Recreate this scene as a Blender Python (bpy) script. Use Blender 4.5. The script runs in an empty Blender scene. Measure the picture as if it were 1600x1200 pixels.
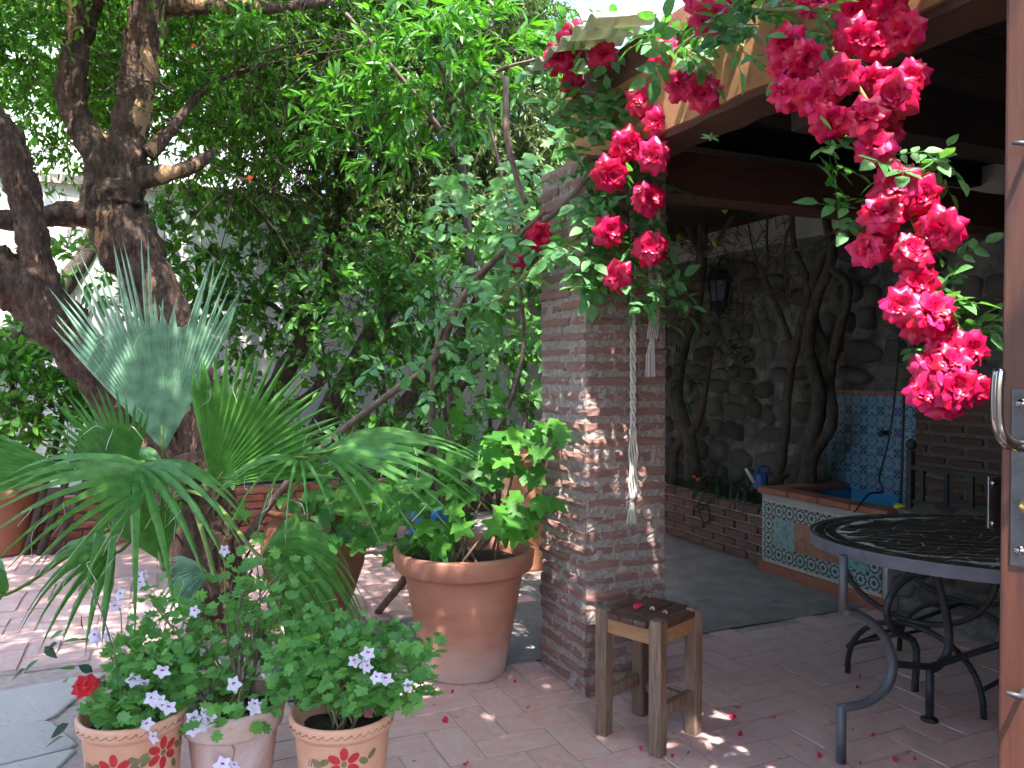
import bpy, math, random
import numpy as np
from mathutils import Vector, Matrix, noise, Euler

random.seed(7)
rng = np.random.default_rng(11)
PI = math.pi
R = math.radians
scn = bpy.context.scene
COL = scn.collection

# ------------------------------------------------------------------ camera
F = 1250.0                      # focal length in pixels of the 1600 px wide photograph
CAMZ = 1.40
PITCH = math.atan(24.0 / F)
cam = bpy.data.cameras.new('camera')
cam.sensor_width = 36.0
cam.lens = 36.0 * F / 1600.0
cam.clip_start = 0.02
cam.clip_end = 600.0
camo = bpy.data.objects.new('camera', cam)
COL.objects.link(camo)
camo.location = (0, 0, CAMZ)
camo.rotation_euler = (PI / 2 - PITCH, 0, 0)
scn.camera = camo

# ------------------------------------------------------------------ light
SUN_EL = 63.0
SUN_H = Vector((0.114, -0.993, 0)).normalized()       # horizontal direction towards the sun
world = bpy.data.worlds.new('World')
scn.world = world
world.use_nodes = True
wn = world.node_tree
wn.nodes.clear()
sky = wn.nodes.new('ShaderNodeTexSky')
sky.sky_type = 'NISHITA'
sky.sun_disc = False
sky.sun_elevation = R(SUN_EL)
sky.sun_rotation = math.atan2(SUN_H.x, SUN_H.y)
sky.air_density = 1.0
sky.dust_density = 1.6
bg = wn.nodes.new('ShaderNodeBackground')
bg.inputs['Strength'].default_value = 0.15
wo = wn.nodes.new('ShaderNodeOutputWorld')
wn.links.new(sky.outputs[0], bg.inputs['Color'])
wn.links.new(bg.outputs[0], wo.inputs['Surface'])
sl = bpy.data.lights.new('sun', 'SUN')
sl.energy = 2.05
sl.angle = R(0.6)
sl.color = (1.0, 0.95, 0.87)
so = bpy.data.objects.new('sun', sl)
COL.objects.link(so)
sdir = Vector((SUN_H.x * math.cos(R(SUN_EL)), SUN_H.y * math.cos(R(SUN_EL)), math.sin(R(SUN_EL))))
so.rotation_euler = sdir.to_track_quat('Z', 'Y').to_euler()
so.location = sdir * 30

vs = scn.view_settings
scn.display_settings.display_device = 'sRGB'
vs.view_transform = 'Standard'
vs.look = 'None'
vs.exposure = 3.3
vs.gamma = 1.0
vs.use_curve_mapping = False
cy = scn.cycles
cy.use_denoising = True
cy.max_bounces = 8
cy.diffuse_bounces = 4
cy.use_adaptive_sampling = True
cy.adaptive_threshold = 0.03
cy.glossy_bounces = 2
cy.transmission_bounces = 5
cy.transparent_max_bounces = 4
cy.sample_clamp_indirect = 6.0
cy.caustics_reflective = False
cy.caustics_refractive = False

# ------------------------------------------------------------------ frames
UX = Vector((math.cos(R(24)), math.sin(R(24)), 0))
VX = Vector((-math.sin(R(24)), math.cos(R(24)), 0))
ZX = Vector((0, 0, 1))
ROT24 = Matrix.Rotation(R(24), 4, 'Z')

def W(u, v, z=0.0):
    return UX * u + VX * v + ZX * z

def at(px, py, Y):
    """photo pixel at world depth Y -> point"""
    d = Vector(((px - 800) / F, math.cos(PITCH) + (600 - py) / F * math.sin(PITCH),
                -math.sin(PITCH) + (600 - py) / F * math.cos(PITCH)))
    d *= Y / d.y
    return Vector((d.x, d.y, d.z + CAMZ))

def gnd(px, py, z=0.0):
    a = at(px, py, 1.0)
    t = (z - CAMZ) / (a.z - CAMZ)
    return Vector((a.x * t, t, z))

# ------------------------------------------------------------------ object helpers
WM = {}

def link(o, parent=None, M=None):
    COL.objects.link(o)
    M = M or Matrix.Identity(4)
    if parent is not None:
        o.parent = parent
        o.matrix_parent_inverse = WM[parent.name].inverted()
    o.matrix_basis = M
    WM[o.name] = M.copy()
    return o

def tag(o, label=None, cat=None, group=None, kind=None):
    if label: o['label'] = label
    if cat: o['category'] = cat
    if group: o['group'] = group
    if kind: o['kind'] = kind
    return o

def thing(name, label, cat, loc=(0, 0, 0), group=None):
    o = bpy.data.objects.new(name, None)
    o.empty_display_size = 0.1
    link(o, None, Matrix.Translation(Vector(loc)))
    return tag(o, label, cat, group, 'thing')

def put(name, me, parent=None, M=None, mat=None):
    o = bpy.data.objects.new(name, me)
    return link(o, parent, M)

class MB:
    def __init__(s):
        s.v, s.f = [], []
    def add(s, vs, fs):
        n = len(s.v)
        s.v += [tuple(p) for p in vs]
        s.f += [tuple(i + n for i in f) for f in fs]
        return s
    def box(s, lo, hi, M=None):
        x0, y0, z0 = lo; x1, y1, z1 = hi
        vs = [Vector(p) for p in ((x0,y0,z0),(x1,y0,z0),(x1,y1,z0),(x0,y1,z0),(x0,y0,z1),(x1,y0,z1),(x1,y1,z1),(x0,y1,z1))]
        if M is not None: vs = [M @ p for p in vs]
        return s.add(vs, [(0,3,2,1),(4,5,6,7),(0,1,5,4),(1,2,6,5),(2,3,7,6),(3,0,4,7)])
    def tube(s, pts, rad, n=8, caps=True, rough=0.0, seed=0.0, flat=1.0):
        pts = [Vector(p) for p in pts]
        m = len(pts)
        if not hasattr(rad, '__len__'): rad = [rad] * m
        t0 = (pts[1] - pts[0]).normalized()
        ref = Vector((0, 0, 1)) if abs(t0.z) < 0.9 else Vector((1, 0, 0))
        a = t0.cross(ref).normalized()
        rings = []
        for i in range(m):
            t = (pts[min(i + 1, m - 1)] - pts[max(i - 1, 0)])
            t = t.normalized() if t.length > 1e-9 else t0
            a = (a - t * a.dot(t))
            a = a.normalized() if a.length > 1e-6 else t.orthogonal().normalized()
            b = t.cross(a)
            ring = []
            for k in range(n):
                an = 2 * PI * k / n
                r = rad[i]
                if rough:
                    q = pts[i] * 9.0 + (a * math.cos(an) + b * math.sin(an)) * 1.3 + Vector((seed, seed, 0))
                    r *= 1 + rough * noise.noise(q) + rough * .6 * noise.noise(q * 3.1) + rough * .45 * noise.noise(q * 7.3)
                ring.append(pts[i] + a * (math.cos(an) * r) + b * (math.sin(an) * r * flat))
            rings.append(ring)
        vs = [p for r_ in rings for p in r_]
        fs = []
        for i in range(m - 1):
            for k in range(n):
                k2 = (k + 1) % n
                fs.append((i*n + k, i*n + k2, (i+1)*n + k2, (i+1)*n + k))
        if caps:
            fs.append(tuple(range(n - 1, -1, -1)))
            fs.append(tuple((m-1)*n + k for k in range(n)))
        return s.add(vs, fs)
    def lathe(s, prof, n=40, c=(0, 0, 0), wob=0.0):
        c = Vector(c)
        vs, fs = [], []
        for i, (r, z) in enumerate(prof):
            for k in range(n):
                an = 2 * PI * k / n
                rr = r * (1 + wob * noise.noise(Vector((math.cos(an) * 1.5, math.sin(an) * 1.5, z * 4))))
                vs.append(c + Vector((rr * math.cos(an), rr * math.sin(an), z)))
        for i in range(len(prof) - 1):
            for k in range(n):
                k2 = (k + 1) % n
                fs.append((i*n + k, i*n + k2, (i+1)*n + k2, (i+1)*n + k))
        return s.add(vs, fs)
    def mesh(s, name, mat, smooth=False):
        me = bpy.data.meshes.new(name)
        me.from_pydata(s.v, [], s.f)
        if mat is not None: me.materials.append(mat)
        if smooth: me.shade_smooth()
        me.update()
        return me
    def build(s, name, mat, parent=None, smooth=False, M=None, bevel=0.0, seg=2):
        o = put(name, s.mesh(name, mat, smooth), parent, M)
        if bevel:
            b = o.modifiers.new('bevel', 'BEVEL')
            b.width = bevel; b.segments = seg; b.limit_method = 'ANGLE'; b.angle_limit = R(40)
        return o

def spline(pts, n=6):
    """Catmull-Rom through points; items may carry extra values"""
    P = [np.array(p, float) for p in pts]
    P = [2 * P[0] - P[1]] + P + [2 * P[-1] - P[-2]]
    out = []
    for i in range(1, len(P) - 2):
        for k in range(n):
            t = k / n
            a, b, c, d = P[i-1], P[i], P[i+1], P[i+2]
            out.append(0.5 * ((2*b) + (-a + c)*t + (2*a - 5*b + 4*c - d)*t*t + (-a + 3*b - 3*c + d)*t**3))
    out.append(P[-2])
    return out

def branch(mb, ctrl, n=8, seg=6, rough=0.12, seed=0.0):
    """ctrl: (x,y,z,r) list"""
    s = spline(ctrl, seg)
    mb.tube([p[:3] for p in s], [max(p[3], 0.0008) for p in s], n, True, rough, seed)
    return s

def P4(px, py, Y, r):
    p = at(px, py, Y)
    return (p.x, p.y, p.z, r)

# ------------------------------------------------------------------ materials
def nodes(name):
    m = bpy.data.materials.new(name)
    m.use_nodes = True
    nt = m.node_tree
    nt.nodes.clear()
    out = nt.nodes.new('ShaderNodeOutputMaterial')
    return m, nt, out

def ramp(nt, stops, interp='LINEAR'):
    r = nt.nodes.new('ShaderNodeValToRGB')
    cr = r.color_ramp
    cr.interpolation = interp
    while len(cr.elements) < len(stops): cr.elements.new(0.5)
    for e, (p, c) in zip(cr.elements, stops):
        e.position = p
        e.color = (*c, 1) if len(c) == 3 else c
    return r

def mathn(nt, op, a, b=None, c=None):
    n = nt.nodes.new('ShaderNodeMath')
    n.operation = op
    for i, x in enumerate((a, b, c)):
        if x is None: continue
        if isinstance(x, (int, float)): n.inputs[i].default_value = x
        else: nt.links.new(x, n.inputs[i])
    return n.outputs[0]

def mixc(nt, fac, a, b, blend='MIX'):
    n = nt.nodes.new('ShaderNodeMix')
    n.data_type = 'RGBA'; n.blend_type = blend
    for sock, x in ((n.inputs[0], fac), (n.inputs[6], a), (n.inputs[7], b)):
        if isinstance(x, (int, float)): sock.default_value = x
        elif isinstance(x, tuple): sock.default_value = (*x, 1)
        else: nt.links.new(x, sock)
    return n.outputs[2]

def noisen(nt, scale, detail=5, rough=0.6, vec=None, dist=0.0):
    n = nt.nodes.new('ShaderNodeTexNoise')
    n.inputs['Scale'].default_value = scale
    n.inputs['Detail'].default_value = detail
    n.inputs['Roughness'].default_value = rough
    n.inputs['Distortion'].default_value = dist
    if vec is not None: nt.links.new(vec, n.inputs['Vector'])
    return n.outputs['Fac']

def coords(nt, scale=(1, 1, 1), rot=(0, 0, 0), objrand=True):
    tc = nt.nodes.new('ShaderNodeTexCoord')
    mp = nt.nodes.new('ShaderNodeMapping')
    nt.links.new(tc.outputs['Object'], mp.inputs['Vector'])
    mp.inputs['Scale'].default_value = scale
    mp.inputs['Rotation'].default_value = rot
    if objrand:
        oi = nt.nodes.new('ShaderNodeObjectInfo')
        v = nt.nodes.new('ShaderNodeVectorMath'); v.operation = 'SCALE'
        nt.links.new(oi.outputs['Location'], v.inputs[0]); v.inputs['Scale'].default_value = 7.3
        nt.links.new(v.outputs[0], mp.inputs['Location'])
    return mp.outputs[0]

def surf(name, stops, scale=6.0, detail=6, rough=0.8, bump=0.3, bscale=40.0, bdist=0.01, rand=None, stain=None,
         stretch=(1, 1, 1), metallic=0.0, spec=0.4, dist=0.0, coat=0.0):
    """general procedural surface; rand = list of colours chosen by object random and blended 0.6; stain = (colour, scale, lo, hi)"""
    m, nt, out = nodes(name)
    vec = coords(nt, stretch)
    f = noisen(nt, scale, detail, 0.65, vec, dist)
    c = ramp(nt, stops)
    nt.links.new(f, c.inputs[0])
    col = c.outputs[0]
    if rand:
        oi = nt.nodes.new('ShaderNodeObjectInfo')
        rr = ramp(nt, [(i / max(1, len(rand) - 1), q) for i, q in enumerate(rand)])
        nt.links.new(oi.outputs['Random'], rr.inputs[0])
        col = mixc(nt, 0.62, col, rr.outputs[0])
    if stain:
        sc, ss, lo, hi = stain
        g = noisen(nt, ss, 5, 0.7, vec, 0.4)
        mr = nt.nodes.new('ShaderNodeMapRange')
        mr.inputs['From Min'].default_value = lo; mr.inputs['From Max'].default_value = hi
        nt.links.new(g, mr.inputs[0])
        col = mixc(nt, mr.outputs[0], col, sc)
    b = nt.nodes.new('ShaderNodeBsdfPrincipled')
    nt.links.new(col, b.inputs['Base Color'])
    b.inputs['Roughness'].default_value = rough
    b.inputs['Metallic'].default_value = metallic
    b.inputs['Specular IOR Level'].default_value = spec
    b.inputs['Coat Weight'].default_value = coat
    if bump:
        g2 = noisen(nt, bscale, 6, 0.7, vec)
        bn = nt.nodes.new('ShaderNodeBump')
        bn.inputs['Strength'].default_value = bump
        bn.inputs['Distance'].default_value = bdist
        nt.links.new(g2, bn.inputs['Height'])
        nt.links.new(bn.outputs[0], b.inputs['Normal'])
    nt.links.new(b.outputs[0], out.inputs[0])
    return m

def leafmat(name, cols, trans=0.35, tcol=None, rough=0.48, spec=0.32, island=True):
    m, nt, out = nodes(name)
    g = nt.nodes.new('ShaderNodeNewGeometry')
    oi = nt.nodes.new('ShaderNodeObjectInfo')
    rnd = mathn(nt, 'FRACT', mathn(nt, 'ADD', g.outputs['Random Per Island'], oi.outputs['Random']))
    rr = ramp(nt, [(i / max(1, len(cols) - 1), q) for i, q in enumerate(cols)])
    nt.links.new(rnd, rr.inputs[0])
    tc = nt.nodes.new('ShaderNodeTexCoord')
    f = noisen(nt, 25.0, 3, 0.5, tc.outputs['Object'])
    var = ramp(nt, [(0.3, (0.72, 0.72, 0.72)), (0.7, (1.2, 1.2, 1.2))])
    nt.links.new(f, var.inputs[0])
    col = mixc(nt, 1.0, rr.outputs[0], var.outputs[0], 'MULTIPLY')
    b = nt.nodes.new('ShaderNodeBsdfPrincipled')
    nt.links.new(col, b.inputs['Base Color'])
    b.inputs['Roughness'].default_value = rough
    b.inputs['Specular IOR Level'].default_value = spec
    t = nt.nodes.new('ShaderNodeBsdfTranslucent')
    tint = mixc(nt, 1.0, col, tcol or (1.5, 1.7, 0.5), 'MULTIPLY')
    nt.links.new(tint, t.inputs['Color'])
    mx = nt.nodes.new('ShaderNodeMixShader')
    mx.inputs[0].default_value = trans
    nt.links.new(b.outputs[0], mx.inputs[1]); nt.links.new(t.outputs[0], mx.inputs[2])
    nt.links.new(mx.outputs[0], out.inputs[0])
    return m

M = {}
M['brick'] = surf('brick', [(0.3, (0.18, 0.09, 0.08)), (0.55, (0.29, 0.16, 0.14)), (0.8, (0.40, 0.26, 0.23))], 14, 7, 0.9, 0.7, 70, 0.006,
                  rand=[(0.21, 0.115, 0.105), (0.31, 0.165, 0.14), (0.25, 0.145, 0.13), (0.34, 0.17, 0.135), (0.24, 0.125, 0.11)],
                  stain=((0.36, 0.30, 0.27), 9, 0.55, 0.8))
M['mortar'] = surf('mortar', [(0.25, (0.20, 0.155, 0.14)), (0.5, (0.36, 0.295, 0.265)), (0.75, (0.52, 0.45, 0.41))], 60, 8, 0.95, 1.0, 160, 0.008)
M['red_brick'] = surf('red_brick', [(0.3, (0.30, 0.07, 0.04)), (0.7, (0.46, 0.16, 0.10))], 16, 6, 0.9, 0.6, 80, 0.005,
                      rand=[(0.34, 0.09, 0.06), (0.48, 0.17, 0.12), (0.40, 0.12, 0.08), (0.52, 0.24, 0.17)])
M['pale_mortar'] = surf('pale_mortar', [(0.3, (0.38, 0.30, 0.26)), (0.7, (0.58, 0.50, 0.44))], 30, 6, 0.95, 0.7, 120, 0.006)
M['tile'] = surf('terracotta_floor', [(0.25, (0.38, 0.20, 0.18)), (0.5, (0.48, 0.28, 0.255)), (0.8, (0.58, 0.40, 0.37))], 9, 7, 0.75, 0.35, 60, 0.004,
                 rand=[(0.55, 0.325, 0.295), (0.60, 0.375, 0.345), (0.57, 0.34, 0.31), (0.62, 0.40, 0.37), (0.59, 0.36, 0.33)],
                 stain=((0.54, 0.46, 0.45), 3.2, 0.45, 0.8))
M['joint'] = surf('floor_joint', [(0.3, (0.30, 0.22, 0.20)), (0.7, (0.46, 0.36, 0.33))], 25, 5, 0.95, 0.5, 90, 0.004)
M['concrete'] = surf('concrete', [(0.25, (0.135, 0.115, 0.11)), (0.5, (0.21, 0.18, 0.172)), (0.8, (0.30, 0.262, 0.252))], 4.5, 8, 0.9, 0.5, 70, 0.006,
                     stain=((0.07, 0.07, 0.07), 11, 0.58, 0.75))
M['flag'] = surf('flagstone', [(0.25, (0.30, 0.255, 0.245)), (0.5, (0.44, 0.39, 0.375)), (0.8, (0.55, 0.50, 0.48))], 7, 8, 0.9, 0.6, 45, 0.01,
                 rand=[(0.43, 0.38, 0.37), (0.48, 0.43, 0.415), (0.47, 0.40, 0.38)], stain=((0.24, 0.17, 0.13), 14, 0.6, 0.8))
M['earth'] = surf('earth', [(0.3, (0.05, 0.035, 0.025)), (0.7, (0.13, 0.095, 0.07))], 12, 8, 1.0, 1.0, 40, 0.03)
M['plaster'] = surf('plaster', [(0.25, (0.55, 0.54, 0.52)), (0.6, (0.72, 0.71, 0.69)), (0.9, (0.80, 0.79, 0.77))], 2.2, 7, 0.9, 0.35, 22, 0.015,
                    stain=((0.42, 0.40, 0.37), 2.8, 0.55, 0.85))
M['old_plaster'] = surf('old_plaster', [(0.25, (0.30, 0.29, 0.275)), (0.6, (0.42, 0.405, 0.385)), (0.9, (0.52, 0.50, 0.48))], 3, 7, 0.95, 0.5, 25, 0.015,
                    stain=((0.28, 0.26, 0.23), 5, 0.52, 0.8))
M['stone'] = surf('stone', [(0.25, (0.055, 0.048, 0.042)), (0.5, (0.115, 0.10, 0.088)), (0.8, (0.20, 0.18, 0.16))], 13, 8, 0.95, 0.9, 45, 0.012,
                  rand=[(0.07, 0.062, 0.055), (0.135, 0.115, 0.098), (0.19, 0.165, 0.145), (0.065, 0.045, 0.037), (0.13, 0.12, 0.117), (0.21, 0.185, 0.155)])
M['wall_mortar'] = surf('wall_mortar', [(0.3, (0.06, 0.053, 0.05)), (0.5, (0.16, 0.148, 0.138)), (0.72, (0.30, 0.28, 0.262))], 9, 9, 0.98, 1.0, 50, 0.02)
M['ochre'] = surf('ochre_plaster', [(0.25, (0.24, 0.115, 0.05)), (0.55, (0.36, 0.185, 0.085)), (0.8, (0.44, 0.25, 0.13))], 3.5, 6, 0.85, 0.3, 30, 0.006,
                  stain=((0.34, 0.15, 0.09), 4, 0.52, 0.72))
M['redbeam'] = surf('beam_wood', [(0.3, (0.055, 0.025, 0.017)), (0.7, (0.10, 0.046, 0.031))], 7, 6, 0.75, 0.4, 50, 0.004, stretch=(1, 1, 6))
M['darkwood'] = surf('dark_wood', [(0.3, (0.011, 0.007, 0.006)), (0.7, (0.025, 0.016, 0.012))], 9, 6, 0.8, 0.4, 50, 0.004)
M['doorwood'] = surf('door_wood', [(0.25, (0.030, 0.010, 0.007)), (0.5, (0.055, 0.018, 0.011)), (0.8, (0.085, 0.030, 0.018))], 5, 7, 0.42, 0.18, 40, 0.003, stretch=(9, 9, 0.7), dist=1.2)
M['stoolwood'] = surf('weathered_wood', [(0.25, (0.07, 0.042, 0.03)), (0.5, (0.16, 0.095, 0.062)), (0.75, (0.25, 0.18, 0.14))], 7, 8, 0.75, 0.5, 60, 0.004, stretch=(9, 9, 0.8), dist=0.8,
                      stain=((0.24, 0.21, 0.20), 6, 0.5, 0.8))
M['railwood'] = surf('orange_wood', [(0.3, (0.24, 0.115, 0.05)), (0.7, (0.36, 0.19, 0.095))], 7, 6, 0.65, 0.3, 60, 0.003, stretch=(1, 6, 6))
M['seatwood'] = surf('seat_wood', [(0.3, (0.05, 0.022, 0.017)), (0.7, (0.10, 0.045, 0.035))], 8, 6, 0.6, 0.3, 60, 0.003, stretch=(0.8, 9, 9), stain=((0.25, 0.20, 0.18), 9, 0.55, 0.8))
M['terra'] = surf('terracotta', [(0.25, (0.38, 0.15, 0.08)), (0.55, (0.52, 0.23, 0.13)), (0.85, (0.60, 0.33, 0.22))], 4, 7, 0.8, 0.2, 50, 0.003,
                  stain=((0.55, 0.46, 0.42), 3.2, 0.52, 0.8), stretch=(1, 1, 2.2))
M['terra_pale'] = surf('pale_terracotta', [(0.25, (0.52, 0.25, 0.15)), (0.7, (0.64, 0.35, 0.23))], 5, 6, 0.75, 0.15, 60, 0.002, stain=((0.60, 0.45, 0.38), 5, 0.55, 0.85))
M['terra_dusty'] = surf('dusty_terracotta', [(0.25, (0.40, 0.20, 0.14)), (0.7, (0.52, 0.32, 0.26))], 5, 6, 0.85, 0.2, 60, 0.002, stain=((0.56, 0.46, 0.44), 4, 0.45, 0.7))
M['terra_dark'] = surf('dark_terracotta', [(0.25, (0.20, 0.075, 0.04)), (0.7, (0.32, 0.13, 0.075))], 5, 6, 0.7, 0.2, 50, 0.003)
M['soil'] = surf('soil', [(0.3, (0.035, 0.022, 0.015)), (0.7, (0.09, 0.06, 0.04))], 30, 7, 1.0, 1.0, 80, 0.02)
M['bark'] = surf('bark', [(0.32, (0.026, 0.014, 0.010)), (0.5, (0.085, 0.048, 0.034)), (0.62, (0.13, 0.08, 0.058)), (0.74, (0.24, 0.18, 0.145))], 30, 9, 0.95, 1.0, 48, 0.035, stretch=(1, 1, 0.45),
                 stain=((0.44, 0.26, 0.14), 4.5, 0.575, 0.62))
M['darkbark'] = surf('dark_bark', [(0.3, (0.035, 0.025, 0.02)), (0.7, (0.11, 0.085, 0.07))], 26, 7, 0.95, 0.9, 60, 0.012, stretch=(1, 1, 0.4))
M['twig'] = surf('twig', [(0.3, (0.05, 0.035, 0.025)), (0.7, (0.12, 0.085, 0.06))], 30, 4, 0.9, 0)
M['cane'] = surf('rose_cane', [(0.3, (0.10, 0.06, 0.05)), (0.7, (0.22, 0.15, 0.125))], 25, 6, 0.85, 0.6, 60, 0.005)
M['greencane'] = surf('green_cane', [(0.3, (0.10, 0.13, 0.03)), (0.7, (0.24, 0.19, 0.07))], 25, 4, 0.7, 0)
M['palmtrunk'] = surf('palm_trunk', [(0.3, (0.05, 0.03, 0.022)), (0.7, (0.15, 0.09, 0.06))], 30, 7, 0.95, 1.0, 40, 0.03)
M['petiole'] = surf('petiole', [(0.3, (0.10, 0.17, 0.03)), (0.7, (0.20, 0.27, 0.06))], 10, 4, 0.5, 0)
M['iron'] = surf('iron', [(0.3, (0.035, 0.035, 0.042)), (0.7, (0.07, 0.07, 0.085))], 20, 5, 0.5, 0.2, 70, 0.001, metallic=0.4)
M['greyiron'] = surf('grey_painted_iron', [(0.3, (0.085, 0.09, 0.11)), (0.7, (0.13, 0.14, 0.17))], 14, 6, 0.5, 0.2, 70, 0.001, metallic=0.3, stain=((0.08, 0.07, 0.07), 18, 0.6, 0.75))
M['blackiron'] = surf('black_iron', [(0.3, (0.012, 0.012, 0.013)), (0.7, (0.03, 0.03, 0.032))], 20, 5, 0.55, 0)
M['chrome'] = surf('chrome', [(0.3, (0.15, 0.14, 0.14)), (0.7, (0.22, 0.21, 0.21))], 12, 4, 0.14, 0, metallic=1.0)
M['steel'] = surf('steel', [(0.3, (0.09, 0.09, 0.10)), (0.7, (0.16, 0.16, 0.17))], 30, 5, 0.33, 0, metallic=1.0)
M['brass'] = surf('brass', [(0.3, (0.50, 0.34, 0.13)), (0.7, (0.66, 0.48, 0.22))], 20, 4, 0.3, 0, metallic=1.0)
M['shard'] = surf('mosaic_shard', [(0.3, (0.022, 0.013, 0.011)), (0.7, (0.045, 0.027, 0.022))], 20, 4, 0.42, 0.1, 60, 0.001,
                  rand=[(0.018, 0.011, 0.010), (0.040, 0.024, 0.020), (0.028, 0.016, 0.014)])
M['grout'] = surf('mosaic_grout', [(0.40, (0.12, 0.10, 0.085)), (0.56, (0.62, 0.57, 0.50))], 16, 5, 0.9, 0.3, 80, 0.002)
M['rope'] = surf('cotton_rope', [(0.3, (0.55, 0.50, 0.44)), (0.7, (0.74, 0.70, 0.64))], 60, 5, 0.95, 0.8, 300, 0.002)
M['waterblue'] = surf('pool_blue', [(0.3, (0.03, 0.18, 0.38)), (0.7, (0.06, 0.28, 0.52))], 5, 5, 0.5, 0.1, 30, 0.002)
M['coping'] = surf('coping_clay', [(0.3, (0.22, 0.07, 0.045)), (0.7, (0.34, 0.12, 0.08))], 10, 6, 0.6, 0.3, 50, 0.003)
M['blueglaze'] = surf('blue_plastic', [(0.3, (0.012, 0.05, 0.18)), (0.7, (0.02, 0.085, 0.26))], 8, 3, 0.35, 0)
M['yellow'] = surf('yellow_plastic', [(0.3, (0.60, 0.48, 0.02)), (0.7, (0.72, 0.60, 0.04))], 8, 3, 0.5, 0)
M['white_paint'] = surf('white_gloss', [(0.3, (0.70, 0.70, 0.68)), (0.7, (0.80, 0.80, 0.78))], 8, 3, 0.4, 0)
M['redprint'] = surf('red_paint', [(0.3, (0.36, 0.012, 0.02)), (0.7, (0.50, 0.03, 0.035))], 40, 4, 0.6, 0)
M['oliveprint'] = surf('olive_paint', [(0.3, (0.13, 0.11, 0.05)), (0.7, (0.20, 0.17, 0.08))], 40, 4, 0.7, 0)
M['inkprint'] = surf('ink_paint', [(0.3, (0.12, 0.07, 0.06)), (0.7, (0.22, 0.14, 0.12))], 40, 4, 0.8, 0)
M['redwrap'] = surf('red_wrapper', [(0.3, (0.55, 0.01, 0.02)), (0.7, (0.62, 0.02, 0.03))], 20, 3, 0.3, 0)
M['drybit'] = surf('dry_leaf', [(0.3, (0.08, 0.05, 0.03)), (0.7, (0.24, 0.15, 0.08))], 40, 4, 0.9, 0)
M['lemon'] = surf('green_lemon', [(0.3, (0.16, 0.22, 0.03)), (0.7, (0.34, 0.36, 0.05))], 12, 4, 0.45, 0.3, 120, 0.002)
M['rooftile'] = surf('roof_clay', [(0.3, (0.28, 0.13, 0.08)), (0.7, (0.42, 0.22, 0.14))], 8, 6, 0.9, 0.4, 50, 0.004)

m, nt, out = nodes('terracotta_salts')
vec = coords(nt, (1, 1, 2.2), objrand=False)
f = noisen(nt, 4, 7, 0.65, vec)
c = ramp(nt, [(0.25, (0.33, 0.125, 0.075)), (0.55, (0.43, 0.185, 0.12)), (0.85, (0.50, 0.26, 0.19))])
nt.links.new(f, c.inputs[0])
tc = nt.nodes.new('ShaderNodeTexCoord'); sx = nt.nodes.new('ShaderNodeSeparateXYZ'); nt.links.new(tc.outputs['Object'], sx.inputs[0])
hgt = mathn(nt, 'ADD', sx.outputs[2], mathn(nt, 'MULTIPLY', noisen(nt, 7, 6, .7, vec), .22))
mr = nt.nodes.new('ShaderNodeMapRange'); mr.inputs['From Min'].default_value = .36; mr.inputs['From Max'].default_value = .14
nt.links.new(hgt, mr.inputs[0])
b = nt.nodes.new('ShaderNodeBsdfPrincipled'); b.inputs['Roughness'].default_value = .8
nt.links.new(mixc(nt, mathn(nt, 'MULTIPLY', mr.outputs[0], .7), c.outputs[0], (0.48, 0.38, 0.36)), b.inputs['Base Color'])
nt.links.new(b.outputs[0], out.inputs[0])
M['terra_salts'] = m

L = {}
L['rose'] = leafmat('rose_leaf', [(0.055, 0.165, 0.055), (0.085, 0.235, 0.075), (0.13, 0.31, 0.1), (0.09, 0.22, 0.1)], 0.3)
L['pome'] = leafmat('pomegranate_leaf', [(0.045, 0.135, 0.014), (0.07, 0.2, 0.018), (0.11, 0.28, 0.025), (0.055, 0.15, 0.016)], 0.45)
L['citrus'] = leafmat('citrus_leaf', [(0.04, 0.13, 0.022), (0.065, 0.2, 0.03), (0.12, 0.31, 0.04), (0.05, 0.15, 0.024)], 0.35, rough=0.3)
L['bay'] = leafmat('bay_leaf', [(0.039, 0.132, 0.022), (0.066, 0.209, 0.028), (0.099, 0.275, 0.033), (0.050, 0.143, 0.033)], 0.4, rough=0.3)
L['olive'] = leafmat('fine_leaf', [(0.05, 0.095, 0.022), (0.085, 0.14, 0.032), (0.12, 0.16, 0.05), (0.06, 0.12, 0.024)], 0.28)
L['hedge'] = leafmat('shrub_leaf', [(0.045, 0.14, 0.032), (0.07, 0.2, 0.04), (0.1, 0.26, 0.05), (0.06, 0.17, 0.042)], 0.33)
L['maple'] = leafmat('lobed_leaf', [(0.043, 0.157, 0.024), (0.067, 0.218, 0.031), (0.097, 0.290, 0.036), (0.048, 0.157, 0.036)], 0.42)
L['ger'] = leafmat('geranium_leaf', [(0.09, 0.235, 0.06), (0.125, 0.31, 0.075), (0.17, 0.38, 0.085), (0.1, 0.25, 0.08)], 0.33)
L['palm'] = leafmat('palm_leaf', [(0.085, 0.235, 0.055), (0.11, 0.275, 0.065)], 0.28, rough=0.38)
L['palmblue'] = leafmat('blue_palm_leaf', [(0.17, 0.315, 0.21), (0.20, 0.345, 0.24)], 0.2, rough=0.42, tcol=(1.0, 1.3, 0.6))
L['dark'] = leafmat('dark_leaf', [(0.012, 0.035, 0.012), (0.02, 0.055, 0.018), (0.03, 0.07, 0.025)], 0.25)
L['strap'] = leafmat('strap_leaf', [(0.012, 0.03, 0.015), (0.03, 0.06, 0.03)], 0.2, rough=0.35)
L['vine'] = leafmat('vine_leaf', [(0.035, 0.11, 0.02), (0.05, 0.15, 0.03)], 0.35)
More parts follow.
